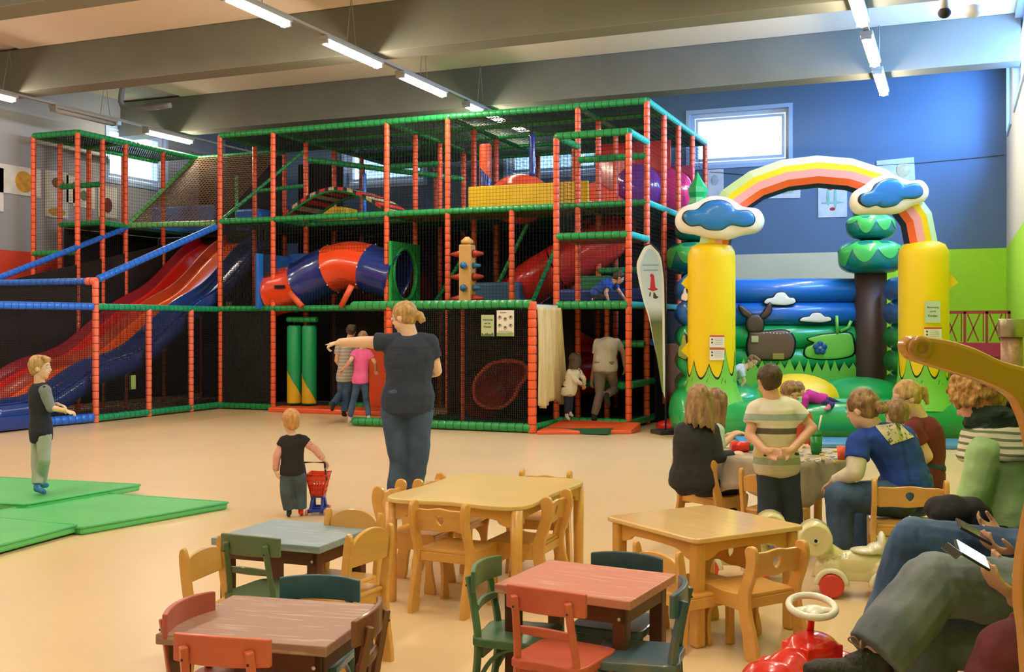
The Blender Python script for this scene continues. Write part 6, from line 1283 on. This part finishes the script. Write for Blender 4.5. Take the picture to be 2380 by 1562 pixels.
# child between, woman in maroon
person('child with straight fair hair between the blue and the maroon shirt', 6.95, dict(hd=(2082, 965), nk=(2085, 1003), sL=(2060, 1018), sR=(2115, 1018), eL=(2065, 1060, .1), wL=(2070, 1080, .2), eR=(2122, 1055, .05), wR=(2110, 1075, .2), pv=(2095, 1110), hL=(2080, 1115), hR=(2110, 1115), kL=(2080, 1120, .3), kR=(2105, 1120, .3), aL=(2080, 1200, .3), aR=(2105, 1200, .3)), .66, (-.3, 1, -.2), m_skinp, h_dblond, .20, m_pat, 'long', m_jeand, voxel=.009, face_=False)
person('woman with glasses and blond ponytail in maroon shirt', 7.45, dict(hd=(2107, 925), nk=(2142, 975, .02), sL=(2120, 1000, -.14), sR=(2155, 992, .15), eL=(2155, 1060, -.15), wL=(2125, 1090, -.05), eR=(2120, 1060, .2), wR=(2100, 1075, .2), pv=(2150, 1110), hL=(2140, 1118, -.1), hR=(2155, 1118, .1), kL=(2060, 1120, -.08), kR=(2065, 1120, .15), aL=(2060, 1235, 0), aR=(2065, 1235, .2)), .96, (-1, .02, -.42), m_skinp, h_blond, .235, cloth('polo_maroon', (.14, .02, .022)), 'short', m_jeand, voxel=.009, style='pony', glasses=True, pk=dict(tail=[(-.40, .18), (-.52, .0), (-.50, -.42)]), hemt=-.1, bend=(2165, 1050, 0), wf=.95)
# woman in green ---------------------------------------------------------
m_lgr = cloth('jacket_light_green', (.36, .58, .26)); m_scarf = mat('scarf_dark_green', (.022, .05, .035), .95, noise=.3, nscale=14, bump=.6, bscale=30)
m_strh = stripes('hood_stripes', [(.66, .66, .50), (.14, .20, .10)], 2, .028, [(0, 0), (.62, 1)], noise=.02, bump=.1)
t, P, ax = person('woman with golden curls, dark scarf and light green jacket seated at the right', 4.5, dict(hd=(2272, 925), nk=(2322, 992, .0), sL=(2290, 1052, -.10), sR=(2395, 1040, .14), eL=(2258, 1165, -.12), wL=(2320, 1205, .06), fL=(2350, 1215, .1), eR=(2440, 1150, .2), wR=(2400, 1200, .3), pv=(2360, 1225), hL=(2335, 1235, -.08), hR=(2385, 1235, .10), kL=(2205, 1195, .05), kR=(2225, 1195, .30), aL=(2200, 1420, .1), aR=(2225, 1410, .35)), 1.0, (-.75, .75, -.62), m_skin, h_curl, .245, m_lgr, 'long', cloth('trousers_black', (.02, .02, .03)), m_net, voxel=.0075, style='curly', hemt=-.08, wf=1.08, df=1.2, disp=.009, arm=1.15, leg=1.05, face_=True)
m = MB(); nk = P['nk']; ux = (P['nk']-P['pv']).normalized()
sd = (P['sR']-P['sL']).normalized(); bk = ux.cross(sd).normalized()
for k_, (rr_, rad, zz) in enumerate(((.095, .040, .0), (.105, .036, .035), (.10, .030, .065))): m.tube([nk+ux*zz+sd*rr_*math.cos(a)+bk*rr_*math.sin(a)*.95+ux*.02*math.sin(a*2+k_) for a in [PI*i/10 for i in range(20)]], rad, 10, closed=True)
bake(m, 'scarf', m_scarf, t, .006, 2, .010, 25)
m = MB(); vs = []; cN = nk-ux*.03
for i in range(4): m.tube([cN-ux*(.028*i)+sd*(.135+.012*i)*math.cos(a)+bk*(.125+.010*i)*math.sin(a) for a in [PI*j/12 for j in range(24)]], .030, 8, closed=True)
bake(m, 'striped_hood', m_strh, t, .007, 3, .006, 12)
# people on the bench at the right edge -----------------------------------
m_dks = cloth('sleeve_dark_grey', (.045, .05, .055))
t, P, ax = person('seated person in blue jeans and dark grey top holding a purple phone', 3.95, dict(hd=(2600, 700), nk=(2590, 830), sL=(2530, 900, -.10), sR=(2620, 890, .18), eL=(2510, 1345, -.10), wL=(2350, 1288, -.13), fL=(2290, 1272, -.16), eR=(2520, 1262, .10), wR=(2335, 1248, .0), fR=(2262, 1216, -.03), pv=(2570, 1325), hL=(2540, 1325, -.12), hR=(2550, 1312, .12), kL=(2128, 1262, -.02), kR=(2160, 1285, .20), aL=(2035, 1500, .10), aR=(2110, 1560, .25), tL=(2005, 1540, .06), tR=(2060, 1590, .25)), 1.0, (-1, .2, -.6), m_skin, h_brown, .235, m_dks, 'long', mat('denim_mid_blue', (.032, .080, .18), .85, col2=(.11, .19, .33), nscale=4, fac2=(.42, .7), bump=.3, bscale=22), m_net, voxel=.006, hands=(.55, .35), palm=((.3, .3, 1), (.2, -.6, .8)), thumbs=(-1, 1), disp=.008, leg=1.12, pk=dict(r=(.098, .082, .062)), face_=True)
t2, P2_, ax2 = person('seated person in grey jeans with crossed leg and black shoe holding a lit phone', 3.4, dict(hd=(2700, 640), nk=(2690, 800), sL=(2610, 890, -.10), sR=(2730, 870, .18), eL=(2560, 1480, -.10), wL=(2358, 1390, -.16), fL=(2272, 1320, -.20), eR=(2580, 1400, .10), wR=(2385, 1338, .0), fR=(2325, 1322, -.03), pv=(2640, 1420), hL=(2610, 1475, .06), hR=(2600, 1400, -.06), kL=(2160, 1482, .08), kR=(2168, 1360, -.06), aL=(2115, 1690, .05), aR=(2030, 1530, -.14), tL=(2040, 1700, .05)), 1.0, (-1, .2, -.6), m_skin, h_brown, .235, cloth('shirt_slate', (.05, .07, .10)), 'short', m_jeang, None, voxel=.0055, hands=(.28, .45), palm=((.35, .2, 1), (.2, -.2, 1)), thumbs=(-1, 1), disp=.009, leg=1.14, pk=dict(r=(.098, .085, .078)), face_=True)
# shoe with sole and laces
a, b = P2_['aR'], at(1925, 1524, d=3.24); sd = (b-a).normalized(); L_ = Vector((0, 0, 1)); lat = sd.cross(L_).normalized(); upv = lat.cross(sd).normalized()
if upv.z < 0: upv = -upv
sc = a-upv*.045-sd*.02; m = MB()
m.tube([sc-sd*.02, sc+sd*.05, sc+sd*.13, sc+sd*.20, sc+sd*.235], [.045, .050, .047, .040, .02], 16, flat=.8); m.tube([sc, sc+upv*.07], [.045, .044], 14); m.tube([sc+sd*.02+upv*.045, sc+sd*.10+upv*.02], [.038, .030], 12)
sh_ = bake(m, 'shoe', mat('shoe_black', (.018, .015, .013), .65, bump=.4, bscale=60), t2, .005, 3, 0)
m = MB(); m.tube([sc-sd*.055-upv*.03, sc+sd*.05-upv*.038, sc+sd*.14-upv*.036, sc+sd*.21-upv*.028, sc+sd*.245-upv*.02], [.040, .050, .049, .040, .016], 14, flat=.45); bake(m, 'sole', mat('shoe_sole', (.03, .025, .022), .6), sh_, .005, 2)
for i in range(5): q_ = sc+sd*(.05+.024*i)+upv*(.062-.011*i); MB().tube([q_+lat*.022, q_+upv*.006, q_-lat*.022], .0028, 6).make('lace', mat('lace_tan', (.28, .14, .06), .7), sh_)
m = MB(); q_ = sc+sd*.055+upv*.07
for s_ in (-1, 1): m.tube(smooth_path([q_, q_+upv*.03+lat*.02*s_+sd*.02, q_+upv*.015+lat*.04*s_+sd*.03, q_], 5), .0028, 6)
m.make('lace_bow', MATS['lace_tan'], sh_)
a, b = P2_['aL'], P2_['tL']; m = MB(); limb(m, a, a-Vector((0, 0, .05)), .05, .045); limb(m, a-Vector((0, 0, .05)), b, .045, .036); bake(m, 'shoe', MATS['shoe_black'], t2, .007, 3)
def phone(label, p0, p1, thick_dir, lit, case, screen, w=.072):
    """phone lying between two edge points, its long side p0-p1"""
    L_ = (p1-p0).length; M = TM((p0+p1)/2, p1-p0, thick_dir); t = thing('smartphone', label, 'phone', (0, 0, 0))
    MB().box((0, 0, 0), (L_, w, .009), M=M).make('phone_case', case, t, bevel=.003); MB().box((0, 0, .0052), (L_*.90, w*.90, .0012), M=M).make('screen', screen, t)
    return t, M
m_case = mat('phone_black', (.015, .015, .018), .3, coat=.4); m_lit = mat('screen_lit', (.3, .5, .8), .3, emit=(.45, .72, 1.0), es=1.6); m_off = mat('screen_violet', (.05, .02, .10), .15, coat=.6)
dA = 3.22; phone('smartphone with a lit pale blue screen above the grey jeans', at(2222, 1268, d=dA-.02), at(2296, 1312, d=dA-.02), V(-.15, .85, .52), True, m_case, m_lit)
phone('dark violet smartphone above the blue jeans', at(2226, 1216, d=3.78), at(2300, 1256, d=3.78), V(-.15, .88, .45), False, m_case, m_off)
tag(MB().box((0, 0, 0), (.028, .004, .075)).make('phone_flap', m_case, bevel=.002), 'open dark flap of the phone wallet beside the lit screen', 'phone wallet').matrix_basis = TM(at(2212, 1280, d=dA-.05), RT*.7+Vector((0, 0, .6)), RT*.6+FW*.3+Vector((0, 0, -.7)))
# bench, bag, small things
bn = thing('bench', 'dark seat of the bench under the people at the right edge', 'bench', (.46, 4.3, 0), 0)
m_bn = mat('bench_dark', (.06, .045, .035), .6); MB().box((0, 0, .40), (.56, 2.0, .06)).make('seat', m_bn, bn, bevel=.01)
for x in (-.22, .22):
    for y in (-.9, .9): MB().box((x, y, .185), (.05, .05, .37)).make('leg', m_bn, bn)
m = MB(); c = at(2345, 1545, d=3.02); z0 = c.z
m.ball(c, (.10, .10, .13), 18, 12); m.ball(c+V(.10, .02, .01), (.12, .10, .14), 18, 12); m.ball(c+V(-.03, 0, -.08), (.10, .10, .12), 16, 10); m.tube([c+V(.02, 0, .10), c+V(.12, 0, .13)], [.05, .05], 12); m.box(c+V(.05, 0, -.12), (.2, .16, .2))
tag(bake(m, 'maroon_bag', mat('bag_maroon', (.10, .012, .018), .85, noise=.2, nscale=8, bump=.35, bscale=14), None, .007, 5, .012, 9), 'maroon cloth bag at the bottom right corner beside the grey jeans', 'bag')
m = MB(); c = at(2205, 1190, d=4.25); m.ball(c, (.09, .10, .07), 16, 10); m.ball(c+V(.08, .03, -.03), (.10, .10, .09), 16, 10); m.ball(c+V(.02, 0, -.07), (.08, .08, .07), 16, 10)
tag(bake(m, 'black_coat', cloth('coat_black', (.012, .013, .016)), None, .007, 4, .012, 10), 'crumpled black coat on the lap of the woman in green', 'coat')
bpy.data.scenes.remove(TMPS)
